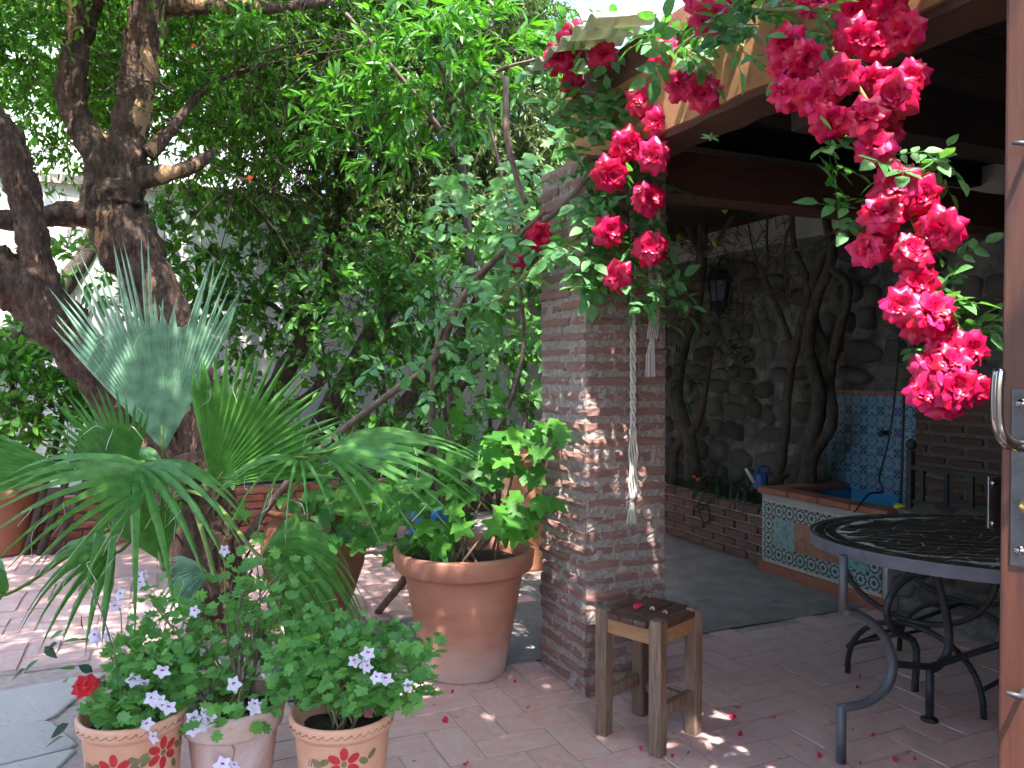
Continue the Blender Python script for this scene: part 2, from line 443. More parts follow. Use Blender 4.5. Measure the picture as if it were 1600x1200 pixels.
L['petal'] = leafmat('rose_petal', [(0.56, 0.002, 0.03), (0.66, 0.005, 0.10), (0.60, 0.003, 0.06), (0.72, 0.022, 0.19)], 0.25, tcol=(1.1, 1.0, 1.0), rough=0.42, spec=0.45)
L['redpetal'] = leafmat('red_petal', [(0.50, 0.004, 0.01), (0.58, 0.008, 0.015)], 0.25, tcol=(1.1, 1, 1), rough=0.5)
L['white'] = leafmat('lilac_petal', [(0.66, 0.58, 0.72), (0.76, 0.70, 0.80)], 0.25, tcol=(1, 1, 1))
L['purple'] = leafmat('purple_mark', [(0.22, 0.05, 0.22), (0.30, 0.08, 0.28)], 0.1, tcol=(1, 1, 1))
L['orange'] = leafmat('orange_flower', [(0.75, 0.10, 0.02), (0.80, 0.16, 0.03)], 0.25, tcol=(1, 1, 1))

# translucent plastic sheet
m, nt, out = nodes('plastic_sheet')
vec = coords(nt, (1, 1, 1))
f = noisen(nt, 4, 6, 0.7, vec)
c = ramp(nt, [(0.3, (0.36, 0.40, 0.27)), (0.7, (0.55, 0.58, 0.42))])
nt.links.new(f, c.inputs[0])
b = nt.nodes.new('ShaderNodeBsdfPrincipled'); b.inputs['Roughness'].default_value = 0.5
nt.links.new(c.outputs[0], b.inputs['Base Color'])
t = nt.nodes.new('ShaderNodeBsdfTranslucent'); nt.links.new(c.outputs[0], t.inputs['Color'])
mx = nt.nodes.new('ShaderNodeMixShader'); mx.inputs[0].default_value = 0.45
nt.links.new(b.outputs[0], mx.inputs[1]); nt.links.new(t.outputs[0], mx.inputs[2]); nt.links.new(mx.outputs[0], out.inputs[0])
M['sheet'] = m

def tile_material(name, half, light, dark, mid, mode):
    """glazed tile with a drawn star lattice; the pattern lives on the tile itself (object coordinates y, z)"""
    m, nt, out = nodes(name)
    tc = nt.nodes.new('ShaderNodeTexCoord')
    sp = nt.nodes.new('ShaderNodeSeparateXYZ')
    nt.links.new(tc.outputs['Object'], sp.inputs[0])
    x = mathn(nt, 'ABSOLUTE', mathn(nt, 'DIVIDE', sp.outputs[1], half))
    y = mathn(nt, 'ABSOLUTE', mathn(nt, 'DIVIDE', sp.outputs[2], half))
    mxx = mathn(nt, 'MAXIMUM', x, y)
    sm = mathn(nt, 'MULTIPLY', mathn(nt, 'ADD', x, y), 0.7071)
    star = mathn(nt, 'MINIMUM', mxx, sm)
    def band(v, r, w):
        return mathn(nt, 'LESS_THAN', mathn(nt, 'ABSOLUTE', mathn(nt, 'SUBTRACT', v, r)), w)
    dg = mathn(nt, 'ABSOLUTE', mathn(nt, 'SUBTRACT', x, y))
    if mode == 'star':
        l1 = band(star, 0.50, 0.055)
        l2 = mathn(nt, 'MULTIPLY', mathn(nt, 'LESS_THAN', dg, 0.10), mathn(nt, 'GREATER_THAN', star, 0.60))
        l3 = band(sm, 1.12, 0.05)
        dk = mathn(nt, 'MAXIMUM', mathn(nt, 'MAXIMUM', l1, l2), mathn(nt, 'MULTIPLY', l3, 1.0))
        md = mathn(nt, 'MAXIMUM', band(star, 0.30, 0.06), mathn(nt, 'MAXIMUM', band(mxx, 0.80, 0.07), mathn(nt, 'MULTIPLY', mathn(nt, 'LESS_THAN', star, 0.14), 1.0)))
    else:
        l1 = band(star, 0.62, 0.10)
        l2 = mathn(nt, 'LESS_THAN', star, 0.26)
        l3 = mathn(nt, 'GREATER_THAN', sm, 1.12)
        dk = mathn(nt, 'MAXIMUM', mathn(nt, 'MAXIMUM', l1, l2), l3)
        md = mathn(nt, 'MULTIPLY', band(mxx, 0.86, 0.06), mathn(nt, 'LESS_THAN', mathn(nt, 'MINIMUM', x, y), 0.45))
    nz = noisen(nt, 30, 4, 0.6, tc.outputs['Object'])
    lt = ramp(nt, [(0.3, tuple(q * 0.8 for q in light)), (0.7, light)])
    nt.links.new(nz, lt.inputs[0])
    col = mixc(nt, md, lt.outputs[0], mid)
    col = mixc(nt, dk, col, dark)
    b = nt.nodes.new('ShaderNodeBsdfPrincipled')
    nt.links.new(col, b.inputs['Base Color'])
    b.inputs['Roughness'].default_value = 0.35
    nt.links.new(b.outputs[0], out.inputs[0])
    return m
M['startile'] = tile_material('blue_star_tile', 0.0685, (0.20, 0.33, 0.40), (0.010, 0.028, 0.13), (0.07, 0.18, 0.27), 'star')
M['bordertile'] = tile_material('green_border_tile', 0.048, (0.34, 0.40, 0.38), (0.010, 0.04, 0.05), (0.08, 0.18, 0.17), 'border')
M['edgetile'] = tile_material('blue_edge_tile', 0.025, (0.30, 0.44, 0.50), (0.012, 0.03, 0.13), (0.08, 0.18, 0.26), 'border')
M['picgreen'] = surf('picture_green', [(0.3, (0.03, 0.13, 0.13)), (0.55, (0.20, 0.32, 0.32)), (0.75, (0.07, 0.16, 0.12))], 22, 3, 0.35, 0)
M['picorange'] = surf('picture_orange', [(0.3, (0.18, 0.07, 0.045)), (0.55, (0.30, 0.14, 0.09)), (0.8, (0.24, 0.20, 0.13))], 24, 4, 0.4, 0)

# ------------------------------------------------------------------ shared small meshes
def brick_variant(seed, mat, nx=4, amp=0.035):
    """unit block -0.5..0.5, long side x, with worn uneven edges"""
    rs = random.Random(seed)
    mb = MB()
    idx = {}
    def vtx(i, j, k):
        if (i, j, k) not in idx:
            p = Vector((i / nx - .5, j / 2 - .5, k / 2 - .5))
            e = (i in (0, nx)) + (j in (0, 2)) + (k in (0, 2))
            s = 1 - 0.035 * max(0, e - 1)
            q = Vector((p.x * (1 - 0.012 * max(0, e - 1)), p.y * s, p.z * (1 - 0.07 * max(0, e - 1))))
            q += Vector((rs.uniform(-1, 1) * amp * .4, rs.uniform(-1, 1) * amp * .6, rs.uniform(-1, 1) * amp * 2.2))
            idx[(i, j, k)] = len(mb.v); mb.v.append(tuple(q))
        return idx[(i, j, k)]
    for i in range(nx):
        for j in range(2):
            mb.f.append((vtx(i,j,0), vtx(i,j+1,0), vtx(i+1,j+1,0), vtx(i+1,j,0)))
            mb.f.append((vtx(i,j,2), vtx(i+1,j,2), vtx(i+1,j+1,2), vtx(i,j+1,2)))
        for k in range(2):
            mb.f.append((vtx(i,0,k), vtx(i+1,0,k), vtx(i+1,0,k+1), vtx(i,0,k+1)))
            mb.f.append((vtx(i,2,k), vtx(i,2,k+1), vtx(i+1,2,k+1), vtx(i+1,2,k)))
    for j in range(2):
        for k in range(2):
            mb.f.append((vtx(0,j,k), vtx(0,j,k+1), vtx(0,j+1,k+1), vtx(0,j+1,k)))
            mb.f.append((vtx(nx,j,k), vtx(nx,j+1,k), vtx(nx,j+1,k+1), vtx(nx,j,k+1)))
    return mb.mesh('brick', mat)

def axes(x, y, z, o, s=(1, 1, 1)):
    m = Matrix.Identity(4)
    for i, (a, k) in enumerate(zip((x, y, z), s)):
        for r in range(3): m[r][i] = a[r] * k
    for r in range(3): m[r][3] = o[r]
    return m

def dirmat(d, n, o, s=1.0, roll=0.0):
    """x along d, z near n"""
    d = Vector(d).normalized(); n = Vector(n)
    y = n.cross(d)
    if y.length < 1e-5: y = d.orthogonal()
    y.normalize()
    z = d.cross(y).normalized()
    if roll:
        q = Matrix.Rotation(roll, 3, d)
        y = q @ y; z = q @ z
    if not hasattr(s, '__len__'): s = (s, s, s)
    return axes(d, y, z, o, s)

def leaf_shape(w=0.5, fold=0.10, curl=0.10, steps=4, point=1.0):
    """ovate leaf, unit length along x"""
    vs, fs = [], []
    vs.append((0, 0, 0))
    for i in range(1, steps):
        t = i / steps
        hw = w * .5 * (math.sin(PI * t ** 0.8) ** 0.85) * (1 - 0.25 * t * point)
        z = -curl * t * t
        vs += [(t, -hw, z + fold * hw * 2), (t, 0, z), (t, hw, z + fold * hw * 2)]
    vs.append((1, 0, -curl))
    n = len(vs)
    fs += [(0, 1, 2), (0, 2, 3)]
    for i in range(steps - 2):
        a = 1 + i * 3
        fs += [(a, a+3, a+4, a+1), (a+1, a+4, a+5, a+2)]
    a = n - 4
    fs += [(a, n-1, a+1), (a+1, n-1, a+2)]
    return vs, fs

def lobed_shape(lobes, depth=0.35, cup=0.12, notch=True):
    """roundish lobed leaf blade: stalk at the origin, blade spreading towards +x, unit length"""
    c = (0.42, 0, -0.03)
    pts = []
    n = len(lobes)
    for i, (ang, rad) in enumerate(lobes):
        if i:
            a0, r0 = lobes[i-1]
            am = (a0 + ang) / 2; rm = min(r0, rad) * (1 - depth)
            pts.append((c[0] + rm * math.cos(am), rm * math.sin(am), 0.0))
        for da, k in ((-7, 0.90), (0, 1.0), (7, 0.90)):
            pts.append((c[0] + rad * k * math.cos(ang + R(da)), rad * k * math.sin(ang + R(da)), cup * rad * (0.5 if i % 2 else 1.0)))
    vs = [(0, 0, 0), c] + pts
    m = len(pts)
    fs = [(1, 2 + i, 3 + i) for i in range(m - 1)]
    fs += [(0, 1, 1 + m)][:0]
    fs += [(1, 1 + m, 0), (1, 0, 2)]
    return vs, fs

def mk(vf, name, mat, smooth=True):
    return MB().add(*vf).mesh(name, mat, smooth)

def rose_compound():
    mb = MB()
    lv, lf = leaf_shape(0.62, 0.12, 0.10, 4)
    mb.tube([(0, 0, 0), (.35, 0, -.01), (.62, 0, -.03)], [.010, .008, .006], 3, False)
    for (x, a, s) in ((.60, 0, .42), (.36, 62, .34), (.36, -62, .34), (.14, 66, .28), (.14, -66, .28)):
        M4 = Matrix.Translation((x, 0, -.02)) @ Matrix.Rotation(R(a), 4, 'Z') @ Matrix.Rotation(R(8 if a else 4), 4, 'Y') @ Matrix.Scale(s, 4)
        mb.add([M4 @ Vector(p) for p in lv], lf)
    return mb
ROSE_LEAF = rose_compound().mesh('leaf', L['rose'], True)

GER_VF = lobed_shape([(R(a), r) for a, r in ((-140, .40), (-85, .48), (-42, .54), (0, .58), (42, .54), (85, .48), (140, .40))], 0.30, .14)
GER = [mk(lobed_shape([(R(a), r * (1 + .08 * math.sin(a + s))) for a, r in ((-140, .40), (-85, .48), (-42, .54), (0, .58), (42, .54), (85, .48), (140, .40))], 0.30, c), 'leaf', L['ger'])
       for s, c in ((0, .20), (2, .05))]
MAPLE = [mk(lobed_shape([(R(-118), .42), (R(-58), .56), (0, .70), (R(58), .56), (R(118), .42)], d, c), 'leaf', L['maple']) for d, c in ((.42, .10), (.36, -.10))]

# ------------------------------------------------------------------ foliage clouds
def cloud(name, vf, P, D, N, S, mat, parent, kind='stuff'):
    """many leaves in one mesh. P positions, D leaf directions, N normals, S lengths"""
    bv = np.array(vf[0], float)
    D = D / (np.linalg.norm(D, axis=1, keepdims=True) + 1e-9)
    Yv = np.cross(N, D); Yv /= (np.linalg.norm(Yv, axis=1, keepdims=True) + 1e-9)
    Zv = np.cross(D, Yv)
    n, k = len(P), len(bv)
    v = (P[:, None, :] + S[:, None, None] * (bv[None, :, 0:1] * D[:, None, :] + bv[None, :, 1:2] * Yv[:, None, :] + bv[None, :, 2:3] * Zv[:, None, :]))
    v = v.reshape(-1, 3)
    me = bpy.data.meshes.new(name)
    fl = [len(f) for f in vf[1]]
    li = np.array([i for f in vf[1] for i in f])
    loops = (li[None, :] + (np.arange(n) * k)[:, None]).reshape(-1)
    tot = np.tile(np.array(fl), n)
    starts = np.concatenate([[0], np.cumsum(tot)[:-1]])
    me.vertices.add(len(v)); me.vertices.foreach_set('co', v.ravel())
    me.loops.add(len(loops)); me.loops.foreach_set('vertex_index', loops)
    me.polygons.add(len(tot)); me.polygons.foreach_set('loop_start', starts)
    me.polygons.foreach_set('use_smooth', np.ones(len(tot), bool))
    me.materials.append(mat)
    me.update(calc_edges=True)
    o = put(name, me, parent)
    if kind: o['kind'] = kind
    return o

def unit(n):
    v = rng.normal(size=(n, 3))
    return v / np.linalg.norm(v, axis=1, keepdims=True)

def twiggy(blobs, ntw, nleaf, tlen, droop=0.3, outward=0.7, up=0.3, hang=None):
    """twigs spread through ellipsoids -> (twig polylines (T,5,3), leaf base points, leaf directions, leaf normals)"""
    vol = np.array([b[1][0] * b[1][1] * b[1][2] * (b[2] if len(b) > 2 else 1) for b in blobs])
    pick = rng.choice(len(blobs), ntw, p=vol / vol.sum())
    C = np.array([list(b[0]) for b in blobs])[pick]
    E = np.array([list(b[1]) for b in blobs])[pick]
    u = unit(ntw)
    r = rng.uniform(0.15, 1.0, (ntw, 1)) ** 0.45
    st = C + u * r * E
    d = u * outward + unit(ntw) * 0.7 + np.array([0, 0, up])
    d /= np.linalg.norm(d, axis=1, keepdims=True)
    ln = tlen * rng.uniform(0.55, 1.25, (ntw, 1))
    T = []
    side = unit(ntw) * 0.25
    for i in range(5):
        t = i / 4
        T.append(st + ln * t * (d + side * t * t) + np.array([0, 0, -1]) * (droop * ln * t * t))
    T = np.stack(T, 1)
    tt = rng.uniform(0.08, 1.0, (ntw, nleaf))
    seg = np.minimum((tt * 4).astype(int), 3)
    fr = tt * 4 - seg
    ii = np.arange(ntw)[:, None]
    A, B = T[ii, seg], T[ii, seg + 1]
    P = (A + (B - A) * fr[..., None]).reshape(-1, 3)
    td = (B - A).reshape(-1, 3)
    td /= np.linalg.norm(td, axis=1, keepdims=True)
    rv = unit(len(P))
    lat = rv - td * (rv * td).sum(1, keepdims=True)
    D = td * 0.75 + lat * 0.9 + np.array([0, 0, -0.15])
    N = unit(len(P)) * 0.75 + np.array([0.05, -0.25, 0.85])
    return T, P, D, N

def twigmesh(name, T, r0, mat, parent):
    """thin three-sided twigs"""
    n, k, _ = T.shape
    vs = []
    a0 = unit(n) 
    d = T[:, -1] - T[:, 0]; d /= np.linalg.norm(d, axis=1, keepdims=True) + 1e-9
    a = np.cross(d, a0); a /= np.linalg.norm(a, axis=1, keepdims=True) + 1e-9
    b = np.cross(d, a)
    ring = []
    for i in range(k):
        rr = r0 * (1 - 0.75 * i / (k - 1))
        for j in range(3):
            an = 2 * PI * j / 3
            ring.append(T[:, i] + rr * (a * math.cos(an) + b * math.sin(an)))
    V = np.stack(ring, 1)              # n, k*3, 3
    q = []
    for i in range(k - 1):
        for j in range(3):
            q += [i*3 + j, i*3 + (j+1) % 3, (i+1)*3 + (j+1) % 3, (i+1)*3 + j]
    loops = (np.array(q)[None, :] + (np.arange(n) * k * 3)[:, None]).ravel()
    me = bpy.data.meshes.new(name)
    v = V.reshape(-1, 3)
    nf = len(loops) // 4
    me.vertices.add(len(v)); me.vertices.foreach_set('co', v.ravel())
    me.loops.add(len(loops)); me.loops.foreach_set('vertex_index', loops)
    me.polygons.add(nf); me.polygons.foreach_set('loop_start', np.arange(nf) * 4)
    me.materials.append(mat)
    me.update(calc_edges=True)
    o = put(name, me, parent)
    o['kind'] = 'stuff'
    return o

def crown(parent, blobs, ntw, nleaf, tlen, lsize, vf, lmat, tmat=None, droop=0.3, outward=0.7, up=0.3, r0=0.003, name='crown'):
    T, P, D, N = twiggy(blobs, ntw, nleaf, tlen, droop, outward, up)
    S = lsize * rng.uniform(0.6, 1.2, len(P))
    cloud(name, vf, P, D, N, S, lmat, parent)
    twigmesh('twigs', T, r0, tmat or M['twig'], parent)
    return T

def blob(px, py, Y, rx, ry, rz, w=1.0):
    """pixel centre at depth Y, radii in metres"""
    return (at(px, py, Y), (rx, ry, rz), w)

LEAF_OV = leaf_shape(0.52, 0.12, 0.12, 4)
LEAF_SM = leaf_shape(0.40, 0.15, 0.10, 3)
LEAF_LANCE = leaf_shape(0.26, 0.15, 0.15, 4)
LEAF_FINE = leaf_shape(0.26, 0.1, 0.1, 3)

# ================================================================== SETTING
# ---- ground sheet
def uvgrid(u0, u1, v0, v1, nu, nv, z, amp=0.0, sc=1.0):
    mb = MB()
    for j in range(nv + 1):
        for i in range(nu + 1):
            p = W(u0 + (u1 - u0) * i / nu, v0 + (v1 - v0) * j / nv, z)
            p.z += amp * noise.noise(p * sc)
            mb.v.append(tuple(p))
    for j in range(nv):
        for i in range(nu):
            a = j * (nu + 1) + i
            mb.f.append((a, a + 1, a + nu + 2, a + nu + 1))
    return mb
g = MB()
g.add([(-200, -200, -0.06), (200, -200, -0.06), (200, 200, -0.06), (-200, 200, -0.06)], [(0, 1, 2, 3)])
tag(g.build('ground', M['earth']), 'brown earth under the courtyard', None, kind='structure')

def herringbone(u0, u1, v0, v1, w, skip=lambda u, v: False):
    out = []
    n = int((u1 - u0) / w) + 3; m2 = int((v1 - v0) / w) + 3
    for i in range(-1, n):
        for j in range(-1, m2):
            k = (i - j) % 4
            if k == 0:   # horizontal: cells (i,j),(i+1,j)
                c = (u0 + (i + 1) * w, v0 + (j + .5) * w, 0)
            elif k == 3: # vertical: cells (i,j),(i,j+1)
                c = (u0 + (i + .5) * w, v0 + (j + 1) * w, 1)
            else: continue
            if u0 <= c[0] <= u1 and v0 <= c[1] <= v1 and not skip(c[0], c[1]): out.append(c)
    return out

# ---- terracotta floor under the porch and round the pillar
floor = uvgrid(-0.15, 5.2, 0.2, 3.44, 2, 2, -0.0045).build('floor', M['joint'])
tag(floor, 'pinkish terracotta paving in front of the brick pillar', kind='structure')
TILE = [brick_variant(900 + i, M['tile'], 2, 0.004) for i in range(5)]
TW = 0.145
def onscreen(u, v, mar=60):
    p = W(u, v, 0)
    if p.y < 0.5: return False
    x = 800 + F * p.x / p.y; y = 576 + F * CAMZ / p.y
    return -mar < x < 1600 + mar and y < 1200 + mar * 3
def inpillar(u, v, m=0.05): return 1.654 + m < u < 2.06 - m and 2.95 + m < v < 3.38 - m
rs = random.Random(5)
cnt = 0
for (u, v, k) in herringbone(-0.08, 3.85, 0.9, 3.40, TW, lambda u, v: inpillar(u, v) or not onscreen(u, v)):
    a = PI / 2 * k
    d = Euler((rs.uniform(-.006, .006), rs.uniform(-.004, .004), a + R(24) + rs.uniform(-.012, .012))).to_matrix().to_4x4()
    S4 = Matrix.Diagonal((2 * TW - 0.0035, TW - 0.0035, 0.03, 1))
    put('tile', rs.choice(TILE), floor, Matrix.Translation(W(u, v, -0.0145 + rs.uniform(-.0015, .0015))) @ d @ S4)
    cnt += 1
print('floor tiles', cnt)

# ---- concrete strip behind the pillar
mb = uvgrid(-0.16, 3.86, 3.43, 4.30, 60, 10, 0.004, 0.003, 3)
tag(mb.build('path', M['concrete'], smooth=True), 'grey concrete strip across the courtyard behind the pillar', kind='structure')
mb = uvgrid(2.07, 3.95, 4.29, 8.0, 20, 30, 0.000, 0.003, 3)
tag(mb.build('path', M['concrete'], smooth=True), 'grey concrete floor in front of the planter', kind='structure')

# ---- brick courtyard behind
yard = uvgrid(-6.0, 2.09, 4.285, 7.2, 2, 2, -0.008).build('pavement', M['joint'])
tag(yard, 'brick paved courtyard floor in front of the raised bed', kind='structure')
YB = [brick_variant(940 + i, M['tile'], 2, 0.008) for i in range(4)]
cand = herringbone(-4.2, 2.0, 4.32, 7.12, 0.15, lambda u, v: not onscreen(u, v))
cand.sort(key=lambda c: W(c[0], c[1]).y)
near, far = cand[:290], cand[290:]
def ybm(u, v, k):
    d = Euler((rs.uniform(-.01, .01), rs.uniform(-.006, .006), PI / 2 * k + R(24) + rs.uniform(-.015, .015))).to_matrix().to_4x4()
    return Matrix.Translation(W(u, v, -0.014 + rs.uniform(-.002, .002))) @ d @ Matrix.Diagonal((0.292, 0.142, 0.03, 1))
for (u, v, k) in near:
    put('brick', rs.choice(YB), yard, ybm(u, v, k))
if far:
    mb = MB()
    for (u, v, k) in far: mb.box((-.5, -.5, -.5), (.5, .5, .5), ybm(u, v, k))
    tag(mb.build('bricks', M['tile'], yard), kind='stuff')

# ---- flagstones at the left
flag = uvgrid(-4.5, -0.12, -0.5, 4.35, 2, 2, -0.012).build('paving', M['joint'])
tag(flag, 'worn grey flagstone paving beside the painted pots', kind='structure')
gu, gv = 0.46, 0.40
gp = {}
rs = random.Random(21)
for i in range(-1, 11):
    for j in range(-1, 15):
        gp[i, j] = (-4.45 + i * gu + rs.uniform(-.12, .12), -0.4 + j * gv + rs.uniform(-.10, .10) + (i % 2) * .12)
for i in range(0, 9):
    for j in range(0, 13):
        q = [gp[i, j], gp[i+1, j], gp[i+1, j+1], gp[i, j+1]]
        cu = sum(p[0] for p in q) / 4; cv = sum(p[1] for p in q) / 4
        if cu > -0.22 or cv > 4.25 or not onscreen(cu, cv, 150): continue
        # rounded polygon with inset
        pts = []
        for k in range(4):
            a, b = q[k], q[(k + 1) % 4]
            for t in (0.06, 0.35, 0.65, 0.94):
                x = a[0] + (b[0] - a[0]) * t; y = a[1] + (b[1] - a[1]) * t
                s = 0.982 + rs.uniform(-.014, .010)
                pts.append((cu + (x - cu) * s, cv + (y - cv) * s))
        h = rs.uniform(-.003, .004)
        vs = [W(x, y, -0.03) - W(cu, cv) for x, y in pts] + [W(x, y, h - .004) - W(cu, cv) for x, y in pts] + [W(cu + (x - cu) * .96, cv + (y - cv) * .96, h) - W(cu, cv) for x, y in pts]
        n = len(pts)
        fs = [tuple(range(2 * n, 3 * n))] + [(r * n + k, r * n + (k + 1) % n, (r + 1) * n + (k + 1) % n, (r + 1) * n + k) for r in range(2) for k in range(n)]
        MB().add(vs, fs).build('flagstone', M['flag'], flag, M=Matrix.Translation(W(cu, cv)))

# ================================================================== PILLAR
pu0, pu1, pv0, pv1 = 1.654, 2.060, 2.952, 3.380
PH = 2.30
pil = thing('brick_pillar', 'square pillar of thin worn bricks with thick rough mortar, roses over its top', 'pillar', W((pu0 + pu1) / 2, (pv0 + pv1) / 2, 0))
def rough_face(o, ax, ay, w, h, nrm, nx, ny, amp):
    mb = MB()
    for j in range(ny + 1):
        for i in range(nx + 1):
            p = o + ax * (w * i / nx) + ay * (h * j / ny)
            e = min(i, nx - i) == 0
            d = amp * (noise.noise(p * 28) + .7 * noise.noise(p * 65) + .3 * noise.noise(p * 9))
            p = p + nrm * (d * (0.4 if e else 1))
            mb.v.append(tuple(p))
    for j in range(ny):
        for i in range(nx):
            a = j * (nx + 1) + i
            mb.f.append((a, a + 1, a + nx + 2, a + nx + 1))
    return mb
ins = 0.0035
core = MB()
for (o, ax, w, nrm) in ((W(pu0 + ins, pv0 + ins), UX, pu1 - pu0 - 2*ins, -VX), (W(pu1 - ins, pv0 + ins), VX, pv1 - pv0 - 2*ins, UX),
                        (W(pu1 - ins, pv1 - ins), -UX, pu1 - pu0 - 2*ins, VX), (W(pu0 + ins, pv1 - ins), -VX, pv1 - pv0 - 2*ins, -UX)):
    f = rough_face(o, ax, ZX, w, PH, nrm, 54, 290, 0.0085)
    core.add(f.v, f.f)
core.build('mortar_core', M['mortar'], pil)
BR = [brick_variant(i, M['brick'], 5, 0.045) for i in range(8)]
rs = random.Random(3)
CH = 0.0655
for c in range(int(PH / CH)):
    z = 0.035 + c * CH
    hh = 0.037 + rs.uniform(-.006, .007)
    # each face is one row of two bricks; the corner brick alternates
    for fi, (o, ax, w, nrm) in enumerate(((W(pu0, pv0), UX, pu1 - pu0, -VX), (W(pu0, pv0), VX, pv1 - pv0, -UX),
                                          (W(pu1, pv0), VX, pv1 - pv0, UX))):
        own = (c + (fi > 0)) % 2 == 0
        s0, s1 = (0.0, w) if own else (0.145, w - (0.145 if fi == 0 else 0))
        cut = rs.uniform(0.42, 0.60) if (s1 - s0) > 0.3 else None
        segs = [(s0, s1)] if cut is None or rs.random() < .12 else [(s0, s0 + (s1 - s0) * cut - .01), (s0 + (s1 - s0) * cut + .01, s1)]
        for a, b in segs:
            t = rs.uniform(-.009, .003)
            mid = o + ax * ((a + b) / 2) - nrm * (0.07 + t) + ZX * (z + rs.uniform(-.004, .004))
            M4 = axes(ax, -nrm, ZX, mid, (b - a, 0.145, hh))
            if rs.random() < .5: M4 = M4 @ Matrix.Rotation(PI, 4, 'Z')
            M4 = M4 @ Matrix.Rotation(rs.uniform(-.05, .05) * 0.02 / 0.02 * .02, 4, 'Y')
            put('brick', rs.choice(BR), pil, M4)

# ================================================================== BEAMS AND ROOF
bz0, bz1 = 2.29, 2.56
bu0, bu1 = 1.75, 1.96
def rough_box(u0, u1, v0, v1, z0, z1, nu, nv, nz, amp, sc):
    mb = MB()
    def face(o, a, b, n1, n2):
        base = len(mb.v)
        for j in range(n2 + 1):
            for i in range(n1 + 1):
                p = o + a * (i / n1) + b * (j / n2)
                mb.v.append(tuple(p + Vector((noise.noise(p * sc), noise.noise(p * sc + Vector((9, 0, 0))), noise.noise(p * sc + Vector((0, 9, 0))))) * amp))
        for j in range(n2):
            for i in range(n1):
                q = base + j * (n1 + 1) + i
                mb.f.append((q, q + 1, q + n1 + 2, q + n1 + 1))
    A, B, C = UX * (u1 - u0), VX * (v1 - v0), ZX * (z1 - z0)
    o = W(u0, v0, z0)
    face(o, A, C, nu, nz); face(o + B, C, A, nz, nu); face(o, C, B, nz, nv); face(o + A, B, C, nv, nz)
    face(o, B, A, nv, nu); face(o + C, A, B, nu, nv)
    return mb
bm = rough_box(bu0, bu1, -0.25, 3.30, bz0, bz1, 4, 60, 5, 0.012, 4)
beam = thing('roof_beam', 'long ochre plastered roof beam running from the brick pillar over the porch', 'beam', W(bu0, 2.0, bz0))
bm.build('beam_core', M['ochre'], beam, smooth=True)
mb = rough_box(bu0 + .012, bu1 - .03, -0.2, 2.9, bz0 - 0.022, bz0 + .03, 3, 50, 2, 0.008, 9)
mb.build('lower_edge', M['redbeam'], beam, smooth=True)

cb = thing('cross_beam', 'red brown wooden cross beam between the pillar and the stone wall', 'beam', W(2.1, 3.1, 2.2))
rough_box(1.97, 4.60, 3.02, 3.20, 2.19, 2.385, 50, 4, 4, 0.008, 5).build('timber', M['redbeam'], cb, smooth=True)
cb2 = thing('cross_beam', 'dark wooden cross beam above the dining table, nearer than the pillar', 'beam', W(2.1, 1.6, 2.2))
rough_box(1.97, 4.60, 1.95, 2.10, 2.20, 2.37, 40, 3, 3, 0.008, 5).build('timber', M['darkwood'], cb2, smooth=True)

rde = MB().box((1.56, -0.44, 2.66), (4.78, 1.22, 2.74), ROT24)  # near deck; its overhang past the beam is unseen, added to block sun
roof = thing('porch_roof', 'dark boarded porch roof on rafters above the dining table', 'roof', W(1.7, 1.5, 2.6))
k = 0
v = -0.42
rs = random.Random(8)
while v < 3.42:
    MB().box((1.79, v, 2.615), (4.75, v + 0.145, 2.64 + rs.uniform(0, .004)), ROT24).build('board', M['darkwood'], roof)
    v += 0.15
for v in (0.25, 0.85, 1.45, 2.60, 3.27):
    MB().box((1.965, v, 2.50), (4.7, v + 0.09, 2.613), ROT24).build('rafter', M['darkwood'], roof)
v = 3.43  # boards beyond the cross beam, added to darken the porch behind it
while v < 8.1:
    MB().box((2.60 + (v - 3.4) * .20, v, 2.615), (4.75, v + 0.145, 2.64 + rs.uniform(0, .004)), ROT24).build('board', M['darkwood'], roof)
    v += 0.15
MB().box((1.79, 1.225, 2.66), (4.78, 3.40, 2.74), ROT24).build('roof_deck', M['rooftile'], roof)
rde.build('roof_deck', M['rooftile'], roof)

sh = thing('corrugated_sheet', 'pale green translucent corrugated sheet along the roof edge above the pillar', 'roof sheet', W(1.4, 2.6, 2.75))
mb = MB()
nu_, nv_ = 6, 90
for j in range(nv_ + 1):
    v = 2.50 + 0.65 * j / nv_
    for i in range(nu_ + 1):
        u = 1.45 + 0.30 * i / nu_
        mb.v.append(tuple(W(u, v, 2.67 + 0.07 * (i / nu_) + 0.018 * math.sin(v * 2 * PI / 0.11))))
for j in range(nv_):
    for i in range(nu_):
        q = j * (nu_ + 1) + i
        mb.f.append((q, q + 1, q + nu_ + 2, q + nu_ + 1))
o = mb.build('sheet', M['sheet'], sh, smooth=True)
sd = o.modifiers.new('solid', 'SOLIDIFY'); sd.thickness = 0.003
MB().box((1.752, 2.50, 2.565), (1.785, 3.15, 2.71), ROT24).build('batten', M['redbeam'], sh)

